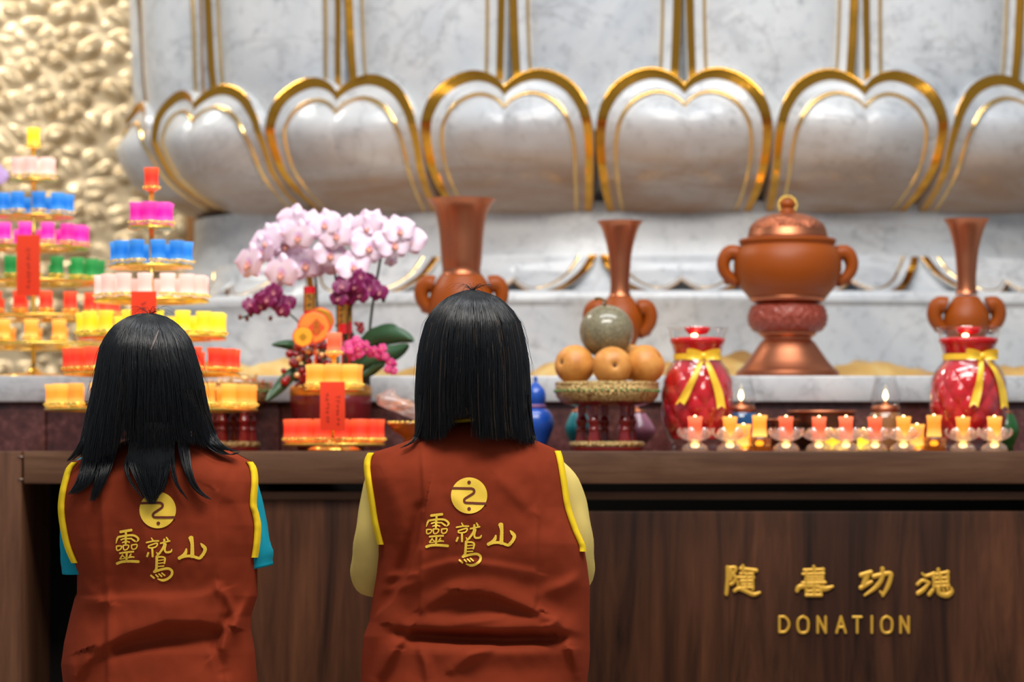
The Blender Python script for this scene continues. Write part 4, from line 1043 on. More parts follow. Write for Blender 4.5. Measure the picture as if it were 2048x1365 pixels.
# ------------------------------------------------------------------ people
def seg_dist(px, py, pts):
    """distance and side of a point to a polyline, with fade towards the ends"""
    best = 1e9; side = 1; tt = 0; n = len(pts) - 1
    for i in range(n):
        (ax, ay), (bx, by) = pts[i], pts[i + 1]
        dx, dy = bx - ax, by - ay; l2 = dx * dx + dy * dy
        t = ((px - ax) * dx + (py - ay) * dy) / l2; tc = clamp(t)
        qx, qy = ax + dx * tc - px, ay + dy * tc - py; d = qx * qx + qy * qy
        if d < best:
            best = d; side = 1 if dx * (py - ay) - dy * (px - ax) > 0 else -1; tt = (i + tc) / n
    return sqrt(best), side, tt
class Vest:
    def __init__(s, c): s.__dict__.update(c)
    def LR(s, py): return interp(s.left, py), interp(s.right, py)
    def Y(s, px, py):
        L, R_ = s.LR(py); c = (L + R_) / 2; hw = (R_ - L) / 2
        q = clamp(abs((px - c) / hw), 0, .9995)
        D = sinterp(s.depth, py); T = interp(s.top, px)
        h = clamp((py - T) / 75); tf = sqrt(max(0, 1 - (1 - h) ** 2))
        D = lerp(.035, D, tf)
        y = s.Yc - D * (1 - q ** 2.5) ** .5
        e = (1 - sstep(.86, 1.0, q)) * sstep(0, .25, h)
        f = 0
        for pts, amp, wu, wd in s.folds:
            d, sd, t = seg_dist(px, py, pts); w_ = wu if sd < 0 else wd
            if d < 3 * w_: f += 1.7 * amp * math.exp(-(d / w_) ** 2) * (.25 + .75 * sin(pi * clamp(t, .06, .94)) ** .5)
        f += .0030 * noise.noise(Vector((px / 55, py / 75, s.seed))) + .0011 * noise.noise(Vector((px / 19, py / 26, s.seed + 3)))
        return y - f * max(e, .15 if h > .2 else 0)
    def pt(s, px, py, off=0): return P(px, py, s.Y(px, py) - off)
def build_vest(V, parent):
    nu, nv = 150, 190; mb = MB(); rows = []; frows = []
    for j in range(nv + 1):
        v = j / nv; row = []; fr = []
        for i in range(nu + 1):
            u = sin((i / nu - .5) * pi) * .35 + (2 * i / nu - 1) * .65
            # first guess of the column, then the row between hem and shoulder line
            L0, R0 = V.LR(V.py0 + 20); px = (L0 + R0) / 2 + u * (R0 - L0) / 2
            py = lerp(1490, interp(V.top, px), v)
            L, R_ = V.LR(py); px = (L + R_) / 2 + u * (R_ - L) / 2
            py = lerp(1490, interp(V.top, px), v)
            y = V.Y(px, py); row.append(P(px, py, y))
            yc = V.Yc; bulge = (yc - y) * .95
            p = P(px, py, yc); fr.append(Vector((p.x, yc + max(0, bulge) + .004, p.z)))
        rows.append(row); frows.append(fr)
    mb.grid(rows); mb.grid(frows, flip=True)
    for k in (0, -1): mb.grid([[a[k], b[k]] for a, b in zip(rows, frows)])
    vest = mb.build('vest', M['vest'], parent)
    def strip(path, wd, nm, inward):
        mb = MB(); c = catmull(path, 46); rows = []
        for x, y in c:
            xi = x + inward * wd; yi = V.Y(xi, y) - .0035; yo = yi + .010
            a, b = P(x - inward * 1.5, y, yo), P(xi, y, yi); m_ = P((x + xi) / 2, y, yi - .001)
            rows.append([a + Vector((0, .012, 0)), a, lerp(a, m_, .5) - Vector((0, .001, 0)), m_, b, b + Vector((0, .006, 0))])
        mb.grid(rows); mb.build(nm, M['binding'], vest)
    strip(V.trimL, 11.5, 'armhole_binding', 1); strip(V.trimR, 11.5, 'armhole_binding', -1)
    mb = MB(); c = catmull(V.collar, 24)
    mb.tube([P(x, y, V.Yc - .040 + .03 * abs(2 * i / 23 - 1) ** 2) for i, (x, y) in enumerate(c)], .0042, 8); mb.build('collar_piping', M['binding'], vest)
    # printed emblem and the three brushed characters on the back
    ex, ey, er, rot = V.emblem; ca, sa = cos(rot), sin(rot)
    def mp(x, y, off):
        dx, dy = x - 638, y - 337; k = er / 236
        return V.pt(ex + (dx * ca - dy * sa) * k, ey + (dx * sa + dy * ca) * k, off)
    mb = MB(); mb.grid([[mp(638 + 236 * q * cos(2 * pi * k / 64), 337 + 236 * q * sin(2 * pi * k / 64), .0016) for k in range(64)] for q in (0, .15, .3, .45, .6, .7, .8, .9, 1)], wrap=True)
    em = mb.build('round_emblem', M['print'], vest)
    f1 = lambda x, y, h: mp(x, y, .0024)
    mb = MB(); path = [(420, 240), (520, 242), (620, 244), (672, 246), (700, 262), (704, 288), (690, 310), (640, 342), (592, 372), (575, 392), (578, 416), (600, 430), (680, 434), (760, 438), (852, 440)]
    stroke_mesh(mb, path, 30, f1, n=70)
    for cy_ in (165, 509): mb.grid([[mp(638 + 23 * q * cos(2 * pi * k / 20), cy_ + 23 * q * sin(2 * pi * k / 20), .0024) for k in range(20)] for q in (0, .5, 1)], wrap=True)
    mb.build('winding_line', M['print_gap'], em)
    f2 = lambda x, y, h: mp(x, y, .0016)
    for ss in VCHARS:
        mb = MB()
        for pts, wd in ss: stroke_mesh(mb, pts, wd, f2, brush=.05)
        mb.build('printed_character', M['print'], vest)
    return vest
VCHARS = [
 [([(145, 598), (205, 590), (288, 580)], 34), ([(82, 742, .4), (98, 690), (112, 664)], 24), ([(110, 664), (200, 650), (300, 648), (352, 672), (372, 706), (345, 738, .3)], 27), ([(216, 598), (206, 750)], 28),
  ([(148, 700), (192, 686)], 20), ([(165, 736), (198, 726)], 18), ([(226, 688), (286, 690)], 20), ([(226, 724), (256, 736)], 18), ([(292, 700), (330, 728)], 22),
  ([(86, 778), (90, 832), (135, 822), (150, 782), (88, 778)], 17), ([(172, 772), (180, 830), (225, 822), (242, 776), (174, 772)], 17), ([(280, 775), (286, 824), (335, 820), (350, 770), (282, 774)], 17),
  ([(124, 872), (210, 864), (302, 860)], 24), ([(214, 866), (206, 984)], 26), ([(160, 896), (124, 944)], 20), ([(162, 908), (190, 934)], 16), ([(268, 890), (240, 930)], 18), ([(258, 920), (306, 932)], 18), ([(124, 950), (300, 930)], 13),
  ([(82, 1004), (150, 984), (250, 982), (362, 992)], 35)],
 [([(540, 692, .6), (558, 726)], 22), ([(474, 750), (560, 736), (632, 736)], 21), ([(500, 792), (506, 820), (590, 812), (610, 764), (502, 792)], 19), ([(545, 838), (546, 934)], 27), ([(492, 884), (474, 930)], 26), ([(600, 882, .6), (612, 908)], 20),
  ([(655, 768), (776, 742)], 21), ([(734, 694, .7), (752, 726)], 24), ([(706, 720), (698, 800), (655, 872), (602, 916, .4)], 28), ([(722, 780), (706, 850), (722, 886), (780, 882), (798, 852, .5)], 26),
  ([(648, 890), (608, 930, .5)], 22), ([(600, 936), (592, 1040), (584, 1100), (556, 1134)], 34), ([(604, 944), (668, 944), (704, 966), (692, 1030)], 23), ([(612, 988), (686, 982)], 14), ([(612, 1026), (690, 1020)], 15), ([(598, 1066), (686, 1062)], 17),
  ([(560, 1132), (650, 1106), (740, 1098), (786, 1132), (776, 1188), (722, 1232), (660, 1246), (600, 1226, .5)], 33), ([(512, 1176), (552, 1212)], 25), ([(576, 1170), (604, 1200)], 20), ([(616, 1162), (652, 1196)], 20), ([(654, 1152), (692, 1186)], 20)],
 [([(1050, 715, 1.2), (1062, 790, .85), (1060, 880, .9), (1056, 955)], 54), ([(985, 856, .5), (972, 905), (940, 940), (886, 972)], 44), ([(884, 974), (960, 950), (1050, 952), (1140, 982), (1172, 968)], 36),
  ([(1172, 792, .3), (1196, 822), (1226, 864, 1.1), (1206, 922), (1160, 976)], 42)]]
def remeshed(mb, name, mats, parent, voxel):
    o = mb.build(name, mats, parent)
    md = o.modifiers.new('r', 'REMESH'); md.mode = 'VOXEL'; md.voxel_size = voxel
    sm = o.modifiers.new('s', 'SMOOTH'); sm.iterations = 3; sm.factor = .5
    bpy.context.view_layer.update()
    me = bpy.data.meshes.new_from_object(o.evaluated_get(bpy.context.evaluated_depsgraph_get()))
    o.modifiers.clear(); o.data = me
    me.polygons.foreach_set('use_smooth', [True] * len(me.polygons))
    return o
def loft(mb, rings, n=28, mi=0):
    """rings (x, y, z, rx, ry): closed body section loft"""
    rows = [[(x + rx * cos(2 * pi * k / n), y + ry * sin(2 * pi * k / n), z) for k in range(n)] for x, y, z, rx, ry in catmull(rings, 4 * len(rings))]
    rows = [[Vector(rings[0][:3])] * n] + rows + [[Vector(rings[-1][:3])] * n]
    mb.grid(rows, mi, wrap=True)
def tubec(mb, pts, n=18, sides=14, flat=1.0, up=None):
    c = catmull(pts, n); mb.tube([q[:3] for q in c], [q[3] for q in c], sides, flat=flat, up=up)
    for q in (c[0], c[-1]): mb.ball(q[:3], q[3] * .98, 12, 8)
def build_body(parent, X, Yc, zh, bow, el, wr, hx0=0):
    """kneeling upright figure with palms together in front of the chest, head bowed by `bow` metres forward"""
    mb = MB()
    loft(mb, [(X, Yc, .43, .10, .09), (X, Yc, .50, .145, .095), (X, Yc, .60, .130, .078), (X, Yc, .72, .115, .070), (X, Yc, .84, .128, .082), (X, Yc + .0, .92, .135, .080), (X, Yc + .012, .955, .105, .060), (X, Yc + .015, .995, .07, .056)])
    hc = Vector((X + hx0, Yc + .01 + bow, zh))
    tubec(mb, [(X, Yc + .012, .94, .058), (X + hx0 * .5, Yc + .015 + bow * .4, 1.02, .050), (X + hx0, Yc + .02 + bow * .9, zh - .05, .052)])
    # head: cranium, jaw, nose, brow, lips, chin and ears, facing the altar (+Y)
    mb.ball(hc + Vector((0, -.008, .022)), .084, 28, 20, 0, (.88, 1.06, 1.0))
    mb.ball(hc + Vector((0, .022, -.045)), .062, 24, 16, 0, (.92, .95, 1.05))
    mb.ball(hc + Vector((0, .048, -.092)), .024, 16, 12, 0, (1.2, .9, .8))
    tubec(mb, [tuple(hc + Vector((0, .084, .015))) + (.009,), tuple(hc + Vector((0, .091, -.012))) + (.010,), tuple(hc + Vector((0, .096, -.028))) + (.0115,)], 8, 10)
    for sd in (-1, 1):
        mb.ball(hc + Vector((sd * .010, .094, -.032)), .0085, 10, 8)
        mb.ball(hc + Vector((sd * .032, .074, .022)), .017, 12, 8, 0, (1.3, .6, .5))
        mb.ball(hc + Vector((sd * .070, .004, -.012)), .021, 14, 10, 0, (.35, .8, 1.25))
        mb.ball(hc + Vector((sd * .036, .052, -.030)), .026, 12, 10)
    mb.ball(hc + Vector((0, .086, -.056)), .013, 12, 8, 0, (1.6, .7, .5)); mb.ball(hc + Vector((0, .083, -.068)), .013, 12, 8, 0, (1.4, .7, .6))
    for sd in (-1, 1):
        sh = (X + sd * .132, Yc + .012, .915); e = (X + sd * el[0], Yc + el[1], el[2]); w_ = (X + sd * wr[0], Yc + wr[1], wr[2])
        tubec(mb, [(X + sd * .09, Yc + .01, .925, .048)] + [sh + (.044,)] + [tuple(lerp(a, b, .5) for a, b in zip(sh, e)) + (.038,)] + [e + (.034,)], 20)
        tubec(mb, [e + (.036,), tuple(lerp(a, b, .4) for a, b in zip(e, w_)) + (.034,), w_ + (.023,)], 16)
        # hand: palm, four unequal fingers with a slight bend, thumb from the side of the palm
        d = Vector((0, .28, 1)).normalized(); s_ = Vector((0, 1, -.28)).normalized(); wv = Vector(w_); hx = Vector((X + sd * .0175, wv.y, wv.z))
        tubec(mb, [tuple(wv) + (.021,), tuple(hx + d * .035) + (.026,), tuple(hx + d * .075) + (.028,)], 10, 14, flat=.42, up=Vector((1, 0, 0)))
        for q, ln in enumerate((.066, .078, .073, .056)):
            b0 = hx + d * .074 + s_ * (.0285 - .019 * q)
            tubec(mb, [tuple(b0 - d * .02) + (.0078,), tuple(b0) + (.0078,), tuple(b0 + d * ln * .5 + Vector((-sd * .001, 0, 0))) + (.0072,), tuple(b0 + d * ln + Vector((-sd * .004, 0, 0))) + (.0058,)], 12, 10)
        tb = hx + d * .028 - s_ * .020
        tubec(mb, [tuple(tb) + (.0105,), tuple(tb - s_ * .016 + d * .022) + (.0095,), tuple(tb - s_ * .020 + d * .050) + (.0075,)], 10, 10)
        hp = (X + sd * .082, Yc, .49); kn = (X + sd * .10, Yc + .02, .075); an = (X + sd * .085, Yc - .36, .062); to = (X + sd * .08, Yc - .55, .032)
        tubec(mb, [hp + (.088,), tuple(lerp(a, b, .5) for a, b in zip(hp, kn)) + (.075,), kn + (.058,)], 18)
        tubec(mb, [kn + (.056,), (X + sd * .092, Yc - .12, .068, .055), an + (.036,)], 16)
        tubec(mb, [an + (.036,), (X + sd * .083, Yc - .43, .045, .036), to + (.026,)], 12)
    b = remeshed(mb, 'body', M['skin'], parent, .0042)
    for sd in (-1, 1):
        e_ = MB().ball(hc + Vector((sd * .032, .0745, .004)), .0105, 12, 8, 0, (1.4, .6, .75)).build('eye', mat('eye_dark', (.02, .012, .01), .2), parent)
    tm = MB()
    loft(tm, [(X, Yc, .40, .10, .10), (X, Yc, .47, .160, .110), (X, Yc, .57, .145, .088), (X, Yc, .62, .132, .080)])
    for sd in (-1, 1):
        hp = (X + sd * .084, Yc, .48); kn = (X + sd * .102, Yc + .02, .086)
        tubec(tm, [hp + (.098,), tuple(lerp(a, b_, .5) for a, b_ in zip(hp, kn)) + (.088,), kn + (.072,)], 18)
        tubec(tm, [kn + (.070,), (X + sd * .094, Yc - .12, .078, .066), (X + sd * .085, Yc - .33, .066, .052)], 14)
    remeshed(tm, 'trousers', M['trouser'], parent, .007)
    return hc
def sleeve(mb, pts, n=30, sides=24, seed=0, open_end=True):
    c = catmull(pts, n); P3 = [P(q[0], q[1], q[2]) for q in c]; rad = [q[3] * q[2] / F for q in c]
    rows = []
    u = Vector((0, -1, 0))
    for i in range(n):
        T = (P3[min(i + 1, n - 1)] - P3[max(i - 1, 0)]).normalized(); u = (u - T * u.dot(T)).normalized(); b = T.cross(u)
        rows.append([P3[i] + (u * cos(2 * pi * k / sides) + b * sin(2 * pi * k / sides)) * rad[i] * (1 + .075 * noise.noise(Vector((cos(2 * pi * k / sides) * 1.5, sin(2 * pi * k / sides) * 1.5 + seed, i * .28)))
                     + (.03 if (i in (n - 4, n - 5) and open_end) else 0)) for k in range(sides)])
    mb.grid(rows, wrap=True)
    if open_end:
        inn = [[lerp(p, P3[-1], .07) for p in rows[-1]]] + [[lerp(p, P3[n - 6], .08) for p in rows[n - 6]]]
        mb.grid([rows[-1]] + inn, wrap=True, flip=True)
# ---- hair
def hair_part(parent, cfg):
    rnd = random.Random(cfg['seed']); sil = cfg['sil']; py0 = sil[0][0]; Yh = cfg['Yh']
    Lt = [(a, b) for a, b, c in sil]; Rt = [(a, c) for a, b, c in sil]; ry = cfg['ry']
    def surf(phi, py, j):
        L, R_ = interp(Lt, py), interp(Rt, py); c = (L + R_) / 2; hw = (R_ - L) / 2
        return c + hw * j * sin(phi), py, Yh - interp(ry, py) * j * cos(phi)
    mb = MB(); rows = []
    pyb = cfg['shell_end']
    for i in range(40):
        t = (i / 39) ** 1.7; row = []
        for k in range(61):
            phi = lerp(-2.9, 2.9, k / 60); e = cfg['end'](phi) - cfg.get('shell_gap', 16)
            if abs(phi) > 2.15: e = min(e, lerp(e, cfg['brow'], sstep(2.15, 2.5, abs(phi))))
            j = .925 + .018 * noise.noise(Vector((sin(phi) * 9, cos(phi) * 9, i * .05)))
            row.append(P(*surf(phi, lerp(py0 + 3, min(e, pyb + 20), t), j)))
        rows.append(row)
    mb.grid(rows)
    for q in range(cfg['n']):
        u_ = rnd.random(); phi = lerp(-2.7, 2.7, u_)
        if abs(phi) > 1.6 and rnd.random() < .5: continue
        e = cfg['end'](phi) + rnd.gauss(0, 4.5)
        if abs(phi) > 2.2: e = cfg['brow'] + rnd.gauss(0, 6)
        j = 1.0 - .07 * rnd.random() ** 1.5; ph2 = phi + rnd.gauss(0, .05); wv = rnd.uniform(0, 6); amp = rnd.uniform(.004, .014)
        st = rnd.random() ** 2 * .35 if rnd.random() < .4 else rnd.uniform(0, .04); pts = []; m_ = 15
        for i in range(m_):
            t = st + (1 - st) * i / (m_ - 1); p_ = lerp(phi, ph2, t) + amp * sin(wv + t * 9)
            pts.append(P(*surf(p_, lerp(py0 + 1, e, t ** 1.55), j + .004 * sin(t * 7 + wv))))
        r0 = rnd.uniform(.0005, .00105); mi = 1 if rnd.random() < cfg['light'] else 0
        if mi: r0 *= .6
        mb.tube(pts, [r0 * (1 - .72 * (i / (m_ - 1)) ** 2.2) for i in range(m_)], 4, mi, cap=False)
    V = cfg['vest']
    for pts, w0, w1, cnt in cfg['clumps']:
        c = catmull([(float(a), float(b)) for a, b in pts], 16)
        for q in range(cnt):
            o = rnd.uniform(-1, 1); ln = rnd.uniform(.80, 1.0); dpt = rnd.random(); s_ = rnd.gauss(0, .04); pl = []
            for i in range(16):
                f = i / 15 * ln; k = min(int(f * 15), 14); g = f * 15 - k
                x = lerp(c[k][0], c[k + 1][0], g); y = lerp(c[k][1], c[k + 1][1], g)
                w_ = lerp(w0, w1, f ** .8) / 2; x += (o + s_ * f * 3) * w_ + 1.2 * sin(f * 8 + q); y += o * w_ * cfg.get('tilt', 0) * f
                Ys = surf(clamp((x - cfg['cx']) / 95, -1.3, 1.3), min(y, pyb), .98)[2]
                Yv = V.Y(x, max(y, interp(V.top, x) + 12)) - .006 - .014 * dpt if y > 880 else 9
                pl.append(P(x, y, min(Ys + .004, Yv) if y > 880 else Ys - .002 + .01 * dpt))
            for _ in range(2): pl = [pl[0]] + [(a + b * 2 + c_) / 4 for a, b, c_ in zip(pl, pl[1:], pl[2:])] + [pl[-1]]
            r0 = rnd.uniform(.0005, .0011)
            mb.tube(pl, [r0 * (1 - .8 * (i / 15) ** 2) for i in range(16)], 4, 0, cap=False)
    for q in range(cfg['fly']):                      # stray hairs standing off the head
        phi = rnd.uniform(-1.7, 1.7); pa = rnd.uniform(py0 + 2, py0 + 150); ln = rnd.uniform(40, 120); out = rnd.uniform(.02, .09); pts = []
        for i in range(12):
            f = i / 11; x, y, Y_ = surf(phi + f * rnd.uniform(-.02, .02) + .1 * f, pa + ln * f, 1.0 + out * sin(pi * f * .8)); pts.append(P(x, y, Y_))
        mb.tube(pts, [.00030 * (1 - .6 * i / 11) for i in range(12)], 3, 0, cap=False)
    for q in range(cfg['top_fly']):
        a = rnd.uniform(-1, 1); pts = []; l_ = rnd.uniform(18, 40)
        for i in range(10):
            f = i / 9; pts.append(P(cfg['crown'][0] + a * l_ * 1.9 * f, cfg['crown'][1] + 3 - l_ * .55 * sin(f * 2.3) + 8 * f * f, Yh - .01 + rnd.uniform(-.0005, .0005)))
        mb.tube(pts, [.00028 * (1 - .6 * i / 9) for i in range(10)], 3, 0, cap=False)
    return mb.build('hair', [M['hair'], M['hair_light']], parent, weld=False)
# ---- left woman: teal short sleeves, long hair
VA = Vest(dict(Yc=5.12, seed=1.7, py0=925,
 left=[(860, 150), (905, 143), (925, 138), (938, 134), (982, 121), (1019, 118), (1060, 123), (1097, 132), (1126, 144), (1152, 154), (1191, 154), (1197, 150), (1230, 141), (1286, 128), (1330, 122), (1365, 126), (1500, 128)],
 right=[(860, 498), (905, 502), (925, 505), (940, 511), (964, 514), (1008, 511), (1052, 519), (1089, 518), (1115, 514), (1193, 514), (1234, 501), (1260, 501), (1304, 509), (1365, 514), (1500, 520)],
 top=[(120, 932), (146, 925), (200, 902), (250, 882), (290, 869), (330, 866), (370, 870), (405, 880), (472, 908), (503, 924), (520, 932)],
 depth=[(880, .085), (960, .112), (1100, .122), (1220, .108), (1310, .130), (1490, .18)],
 folds=[([(203, 990), (206, 1070), (211, 1156), (216, 1200)], .0028, 12, 5), ([(216, 1200), (217, 1280), (217, 1365)], .004, 14, 5), ([(433, 985), (435, 1080), (436, 1175)], .0028, 5, 12), ([(436, 1180), (447, 1270), (442, 1330), (446, 1365)], .004, 6, 14),
        ([(216, 1203), (278, 1200), (340, 1201), (400, 1196), (434, 1184)], .0055, 10, 26), ([(150, 1196), (190, 1202), (214, 1206)], .007, 7, 22),
        ([(195, 1290), (260, 1264), (330, 1240), (400, 1240), (450, 1252)], .016, 44, 15), ([(190, 1312), (270, 1290), (340, 1278), (420, 1272)], -.009, 18, 16),
        ([(514, 1190), (470, 1255), (430, 1305)], .011, 24, 14), ([(450, 1240), (430, 1298), (445, 1345)], -.009, 14, 10),
        ([(150, 1352), (175, 1318), (215, 1300)], .011, 22, 12), ([(128, 1300), (140, 1345), (150, 1365)], .008, 14, 12), ([(155, 1150), (180, 1185), (210, 1200)], .006, 14, 10), ([(440, 1172), (458, 1205), (470, 1230)], .005, 7, 10),
        ([(175, 1080), (185, 1130), (200, 1170)], .004, 18, 12), ([(280, 1010), (290, 1060), (300, 1120)], .0018, 16, 12), ([(440, 985), (470, 1000), (500, 1060)], .004, 30, 16)],
 trimL=[(144, 925), (133, 938), (126, 960), (120, 985), (117, 1019), (122, 1060), (131, 1097), (144, 1127)], trimR=[(503, 924), (511, 938), (514, 964), (511, 1008), (516, 1030), (520, 1054), (518, 1089), (514, 1116)],
 collar=[(282, 880), (305, 870), (330, 867), (355, 872), (378, 882)], emblem=(315.4, 1020.7, 36.6, -.045)))
pa = thing('person', 'kneeling person with long black hair, teal short sleeves and rust vest, at left', 'person', (Xp(318, 5.12), 5.12, 0), 'kneeling worshippers in rust vests')
build_body(pa, Xp(318, 5.12), 5.12, 1.135, .0, (.135, .15, .80), (.022, .30, .90), -.019)
mb = MB()
sleeve(mb, [(190, 945, 5.15, 36), (176, 960, 5.15, 44), (166, 1005, 5.145, 47), (165, 1080, 5.13, 44), (168, 1147, 5.13, 44)], seed=1); mb.build('sleeve', M['teal'], pa); mb = MB()
sleeve(mb, [(450, 945, 5.15, 36), (462, 962, 5.15, 46), (474, 1010, 5.145, 51), (489, 1080, 5.13, 51), (499, 1138, 5.13, 49)], seed=2)
mb.build('sleeve', M['teal'], pa)
build_vest(VA, pa)
SA = [(627, 293, 300), (630, 270, 318), (635, 254, 334), (642, 242, 346), (652, 228, 358), (664, 217, 370), (682, 205, 382), (700, 198, 389), (720, 194, 395), (745, 190, 402), (770, 185, 408), (800, 179, 414), (830, 171, 421), (860, 166, 428), (890, 158, 438), (930, 150, 448)]
def endA(phi):
    if abs(phi) > 1.5: return 860
    x = sin(phi)
    return interp([(-1, 905), (-.8, 925), (-.55, 905), (-.42, 878), (-.25, 885), (0, 900), (.2, 890), (.4, 880), (.7, 885), (1, 900)], x)
hair_part(pa, dict(seed=5, sil=SA, Yh=5.10, cx=305, ry=[(627, .004), (632, .035), (642, .06), (660, .083), (690, .105), (740, .118), (800, .118), (860, .112), (930, .108)], end=endA, shell_end=875, shell_gap=22, brow=735, n=3000, light=.012, fly=46, top_fly=34, crown=(300, 628), vest=VA,
 clumps=[([(212, 820), (190, 910), (168, 965), (143, 990)], 70, 16, 150), ([(222, 850), (212, 920), (196, 975), (183, 1004)], 46, 10, 110), ([(196, 800), (168, 885), (137, 924)], 22, 10, 60), ([(190, 860), (178, 930), (165, 975)], 40, 24, 70),
         ([(300, 845), (276, 910), (286, 965), (302, 1008)], 64, 10, 170), ([(312, 845), (311, 925), (308, 975), (303, 1010)], 50, 14, 170), ([(330, 850), (330, 925), (322, 975), (308, 998)], 34, 10, 80), ([(288, 870), (258, 915), (256, 955), (290, 1000)], 14, 6, 26),
         ([(346, 850), (344, 925), (354, 970), (378, 1003)], 12, 4, 26), ([(362, 850), (374, 935), (394, 980), (422, 1000)], 26, 5, 60), ([(384, 780), (410, 862), (445, 896), (477, 903)], 40, 12, 150), ([(390, 810), (420, 886), (452, 910), (477, 905)], 36, 8, 80), ([(404, 810), (428, 872), (442, 900)], 14, 8, 26)]))
# pale line of scalp at the parting
mb = MB(); stroke_mesh(mb, [(317, 661, .5), (312, 675), (305, 692, .9), (302, 700, .4)], 3.6, lambda x, y, h: P(x, y, 5.10 - interp([(627, .004), (632, .035), (642, .06), (660, .083), (690, .105), (740, .118)], y) * 1.005 - .001)); mb.build('scalp_parting', M['scalp'], pa)
# ---- right woman: pale yellow long sleeves, bob cut
VB = Vest(dict(Yc=5.13, seed=8.2, py0=925,
 left=[(840, 745), (906, 737), (930, 731), (956, 732), (1000, 739), (1052, 746), (1089, 756), (1119, 757), (1156, 753), (1200, 745), (1245, 738), (1274, 727), (1322, 723), (1365, 721), (1500, 715)],
 right=[(840, 1112), (902, 1118), (923, 1125), (971, 1133), (1015, 1141), (1060, 1156), (1089, 1168), (1126, 1174), (1174, 1180), (1248, 1179), (1304, 1180), (1333, 1178), (1365, 1174), (1500, 1172)],
 top=[(725, 912), (751, 904), (786, 893), (816, 882), (850, 868), (888, 851), (920, 845), (960, 842), (1000, 850), (1040, 866), (1082, 886), (1119, 902), (1140, 910)],
 depth=[(860, .085), (960, .116), (1100, .128), (1220, .112), (1310, .135), (1490, .19)],
 folds=[([(843, 890), (848, 960), (850, 1040)], .0030, 12, 5), ([(845, 1100), (844, 1170), (843, 1222)], .0035, 12, 5), ([(1074, 1030), (1070, 1120), (1069, 1212)], .0035, 5, 12),
        ([(843, 1142), (900, 1126), (930, 1125), (1000, 1134), (1066, 1146)], .0040, 8, 22), ([(849, 1026), (838, 1090), (822, 1142), (786, 1205), (738, 1250)], .013, 58, 6), ([(838, 1020), (822, 1092), (800, 1150), (762, 1205)], -.008, 20, 14),
        ([(930, 1182), (985, 1186), (1060, 1216), (1074, 1220)], .011, 26, 8), ([(845, 1215), (900, 1185), (940, 1182)], .007, 18, 12), ([(800, 1270), (855, 1274), (915, 1278), (1005, 1282), (1078, 1280), (1120, 1280)], -.017, 14, 12), ([(790, 1250), (900, 1256), (1000, 1256), (1110, 1252), (1170, 1265)], .012, 26, 12), ([(820, 1300), (930, 1302), (1050, 1302), (1120, 1298)], .008, 12, 30),
        ([(1122, 1280), (1148, 1304), (1158, 1350)], .012, 24, 10), ([(750, 1365), (785, 1300), (815, 1265)], .014, 18, 12), ([(840, 1302), (850, 1330), (855, 1365)], .006, 12, 7), ([(905, 1340), (940, 1312), (980, 1298)], .007, 14, 10),
        ([(757, 1182), (800, 1175), (838, 1165)], .004, 10, 10), ([(760, 1156), (800, 1152), (830, 1150)], .004, 8, 10), ([(912, 1246), (960, 1242), (1005, 1236)], .004, 10, 8), ([(1075, 1225), (1110, 1242), (1090, 1262)], .008, 10, 12), ([(1168, 1150), (1130, 1172), (1080, 1188)], .006, 14, 14),
        ([(900, 985), (925, 1015), (960, 1050)], .002, 16, 12), ([(1000, 960), (1030, 990), (1060, 1020)], .0035, 20, 14), ([(770, 960), (790, 1010), (800, 1080)], .004, 24, 18)],
 trimL=[(737, 906), (731, 918), (729, 932), (731, 956), (738, 1000), (745, 1045), (756, 1090)], trimR=[(1120, 902), (1126, 923), (1134, 971), (1141, 1015), (1156, 1060), (1169, 1090), (1171, 1104)],
 collar=[(880, 856), (900, 847), (925, 843), (955, 840), (985, 846), (1010, 856)], emblem=(938.2, 991.8, 36.3, 0.0)))
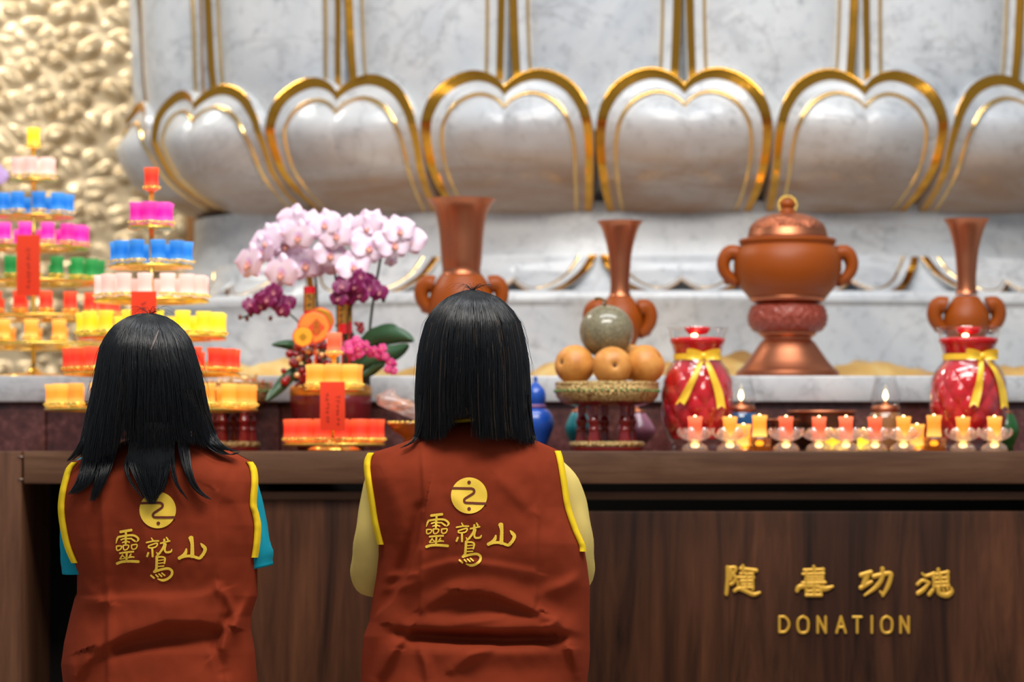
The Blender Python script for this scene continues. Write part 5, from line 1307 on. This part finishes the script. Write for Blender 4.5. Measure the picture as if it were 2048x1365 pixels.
pb = thing('person', 'kneeling person with black bob, pale yellow long sleeves and rust vest, near centre', 'person', (Xp(945, 5.13), 5.13, 0), 'kneeling worshippers in rust vests')
build_body(pb, Xp(945, 5.13), 5.13, 1.165, .0, (.172, .08, .785), (.022, .31, .91))
mb = MB()
sleeve(mb, [(800, 935, 5.16, 38), (784, 950, 5.16, 46), (769, 990, 5.16, 45), (756, 1050, 5.15, 43), (747, 1110, 5.16, 42), (747, 1150, 5.195, 45), (775, 1120, 5.245, 46), (838, 1063, 5.325, 40), (908, 1005, 5.425, 32)], n=40, seed=4); mb.build('sleeve', M['cream'], pb); mb = MB()
sleeve(mb, [(1066, 935, 5.17, 38), (1088, 950, 5.17, 48), (1114, 990, 5.17, 52), (1129, 1040, 5.165, 51), (1139, 1105, 5.16, 49), (1139, 1146, 5.195, 48), (1113, 1118, 5.245, 46), (1052, 1063, 5.325, 40), (982, 1005, 5.425, 32)], n=40, seed=7)
mb.build('sleeve', M['cream'], pb)
build_vest(VB, pb)
SB = [(580, 940, 950), (583, 926, 960), (588, 912, 978), (595, 896, 996), (606, 880, 1010), (621, 866, 1025), (645, 851, 1041), (683, 840, 1051), (724, 834, 1058), (765, 831, 1061), (800, 830, 1062), (830, 831, 1064), (860, 830, 1068), (895, 828, 1073)]
def endB(phi):
    if abs(phi) > 1.55: return 862
    return interp([(-1, 868), (-.92, 874), (-.55, 876), (-.40, 846), (-.34, 834), (-.2, 831), (-.01, 833), (.03, 874), (.3, 878), (.55, 872), (.8, 880), (1, 884)], sin(phi))
hair_part(pb, dict(seed=11, sil=SB, Yh=5.11, cx=945, ry=[(580, .004), (585, .03), (595, .06), (612, .085), (645, .106), (690, .117), (750, .117), (820, .110), (900, .104)], end=endB, shell_end=850, brow=700, n=3800, light=.05, fly=40, top_fly=40, crown=(945, 580), vest=VB,
 clumps=[([(846, 790), (840, 850), (828, 882)], 16, 8, 24), ([(846, 800), (836, 868), (818, 888), (799, 897)], 14, 4, 22), ([(1050, 790), (1058, 850), (1072, 888)], 18, 8, 30)]))
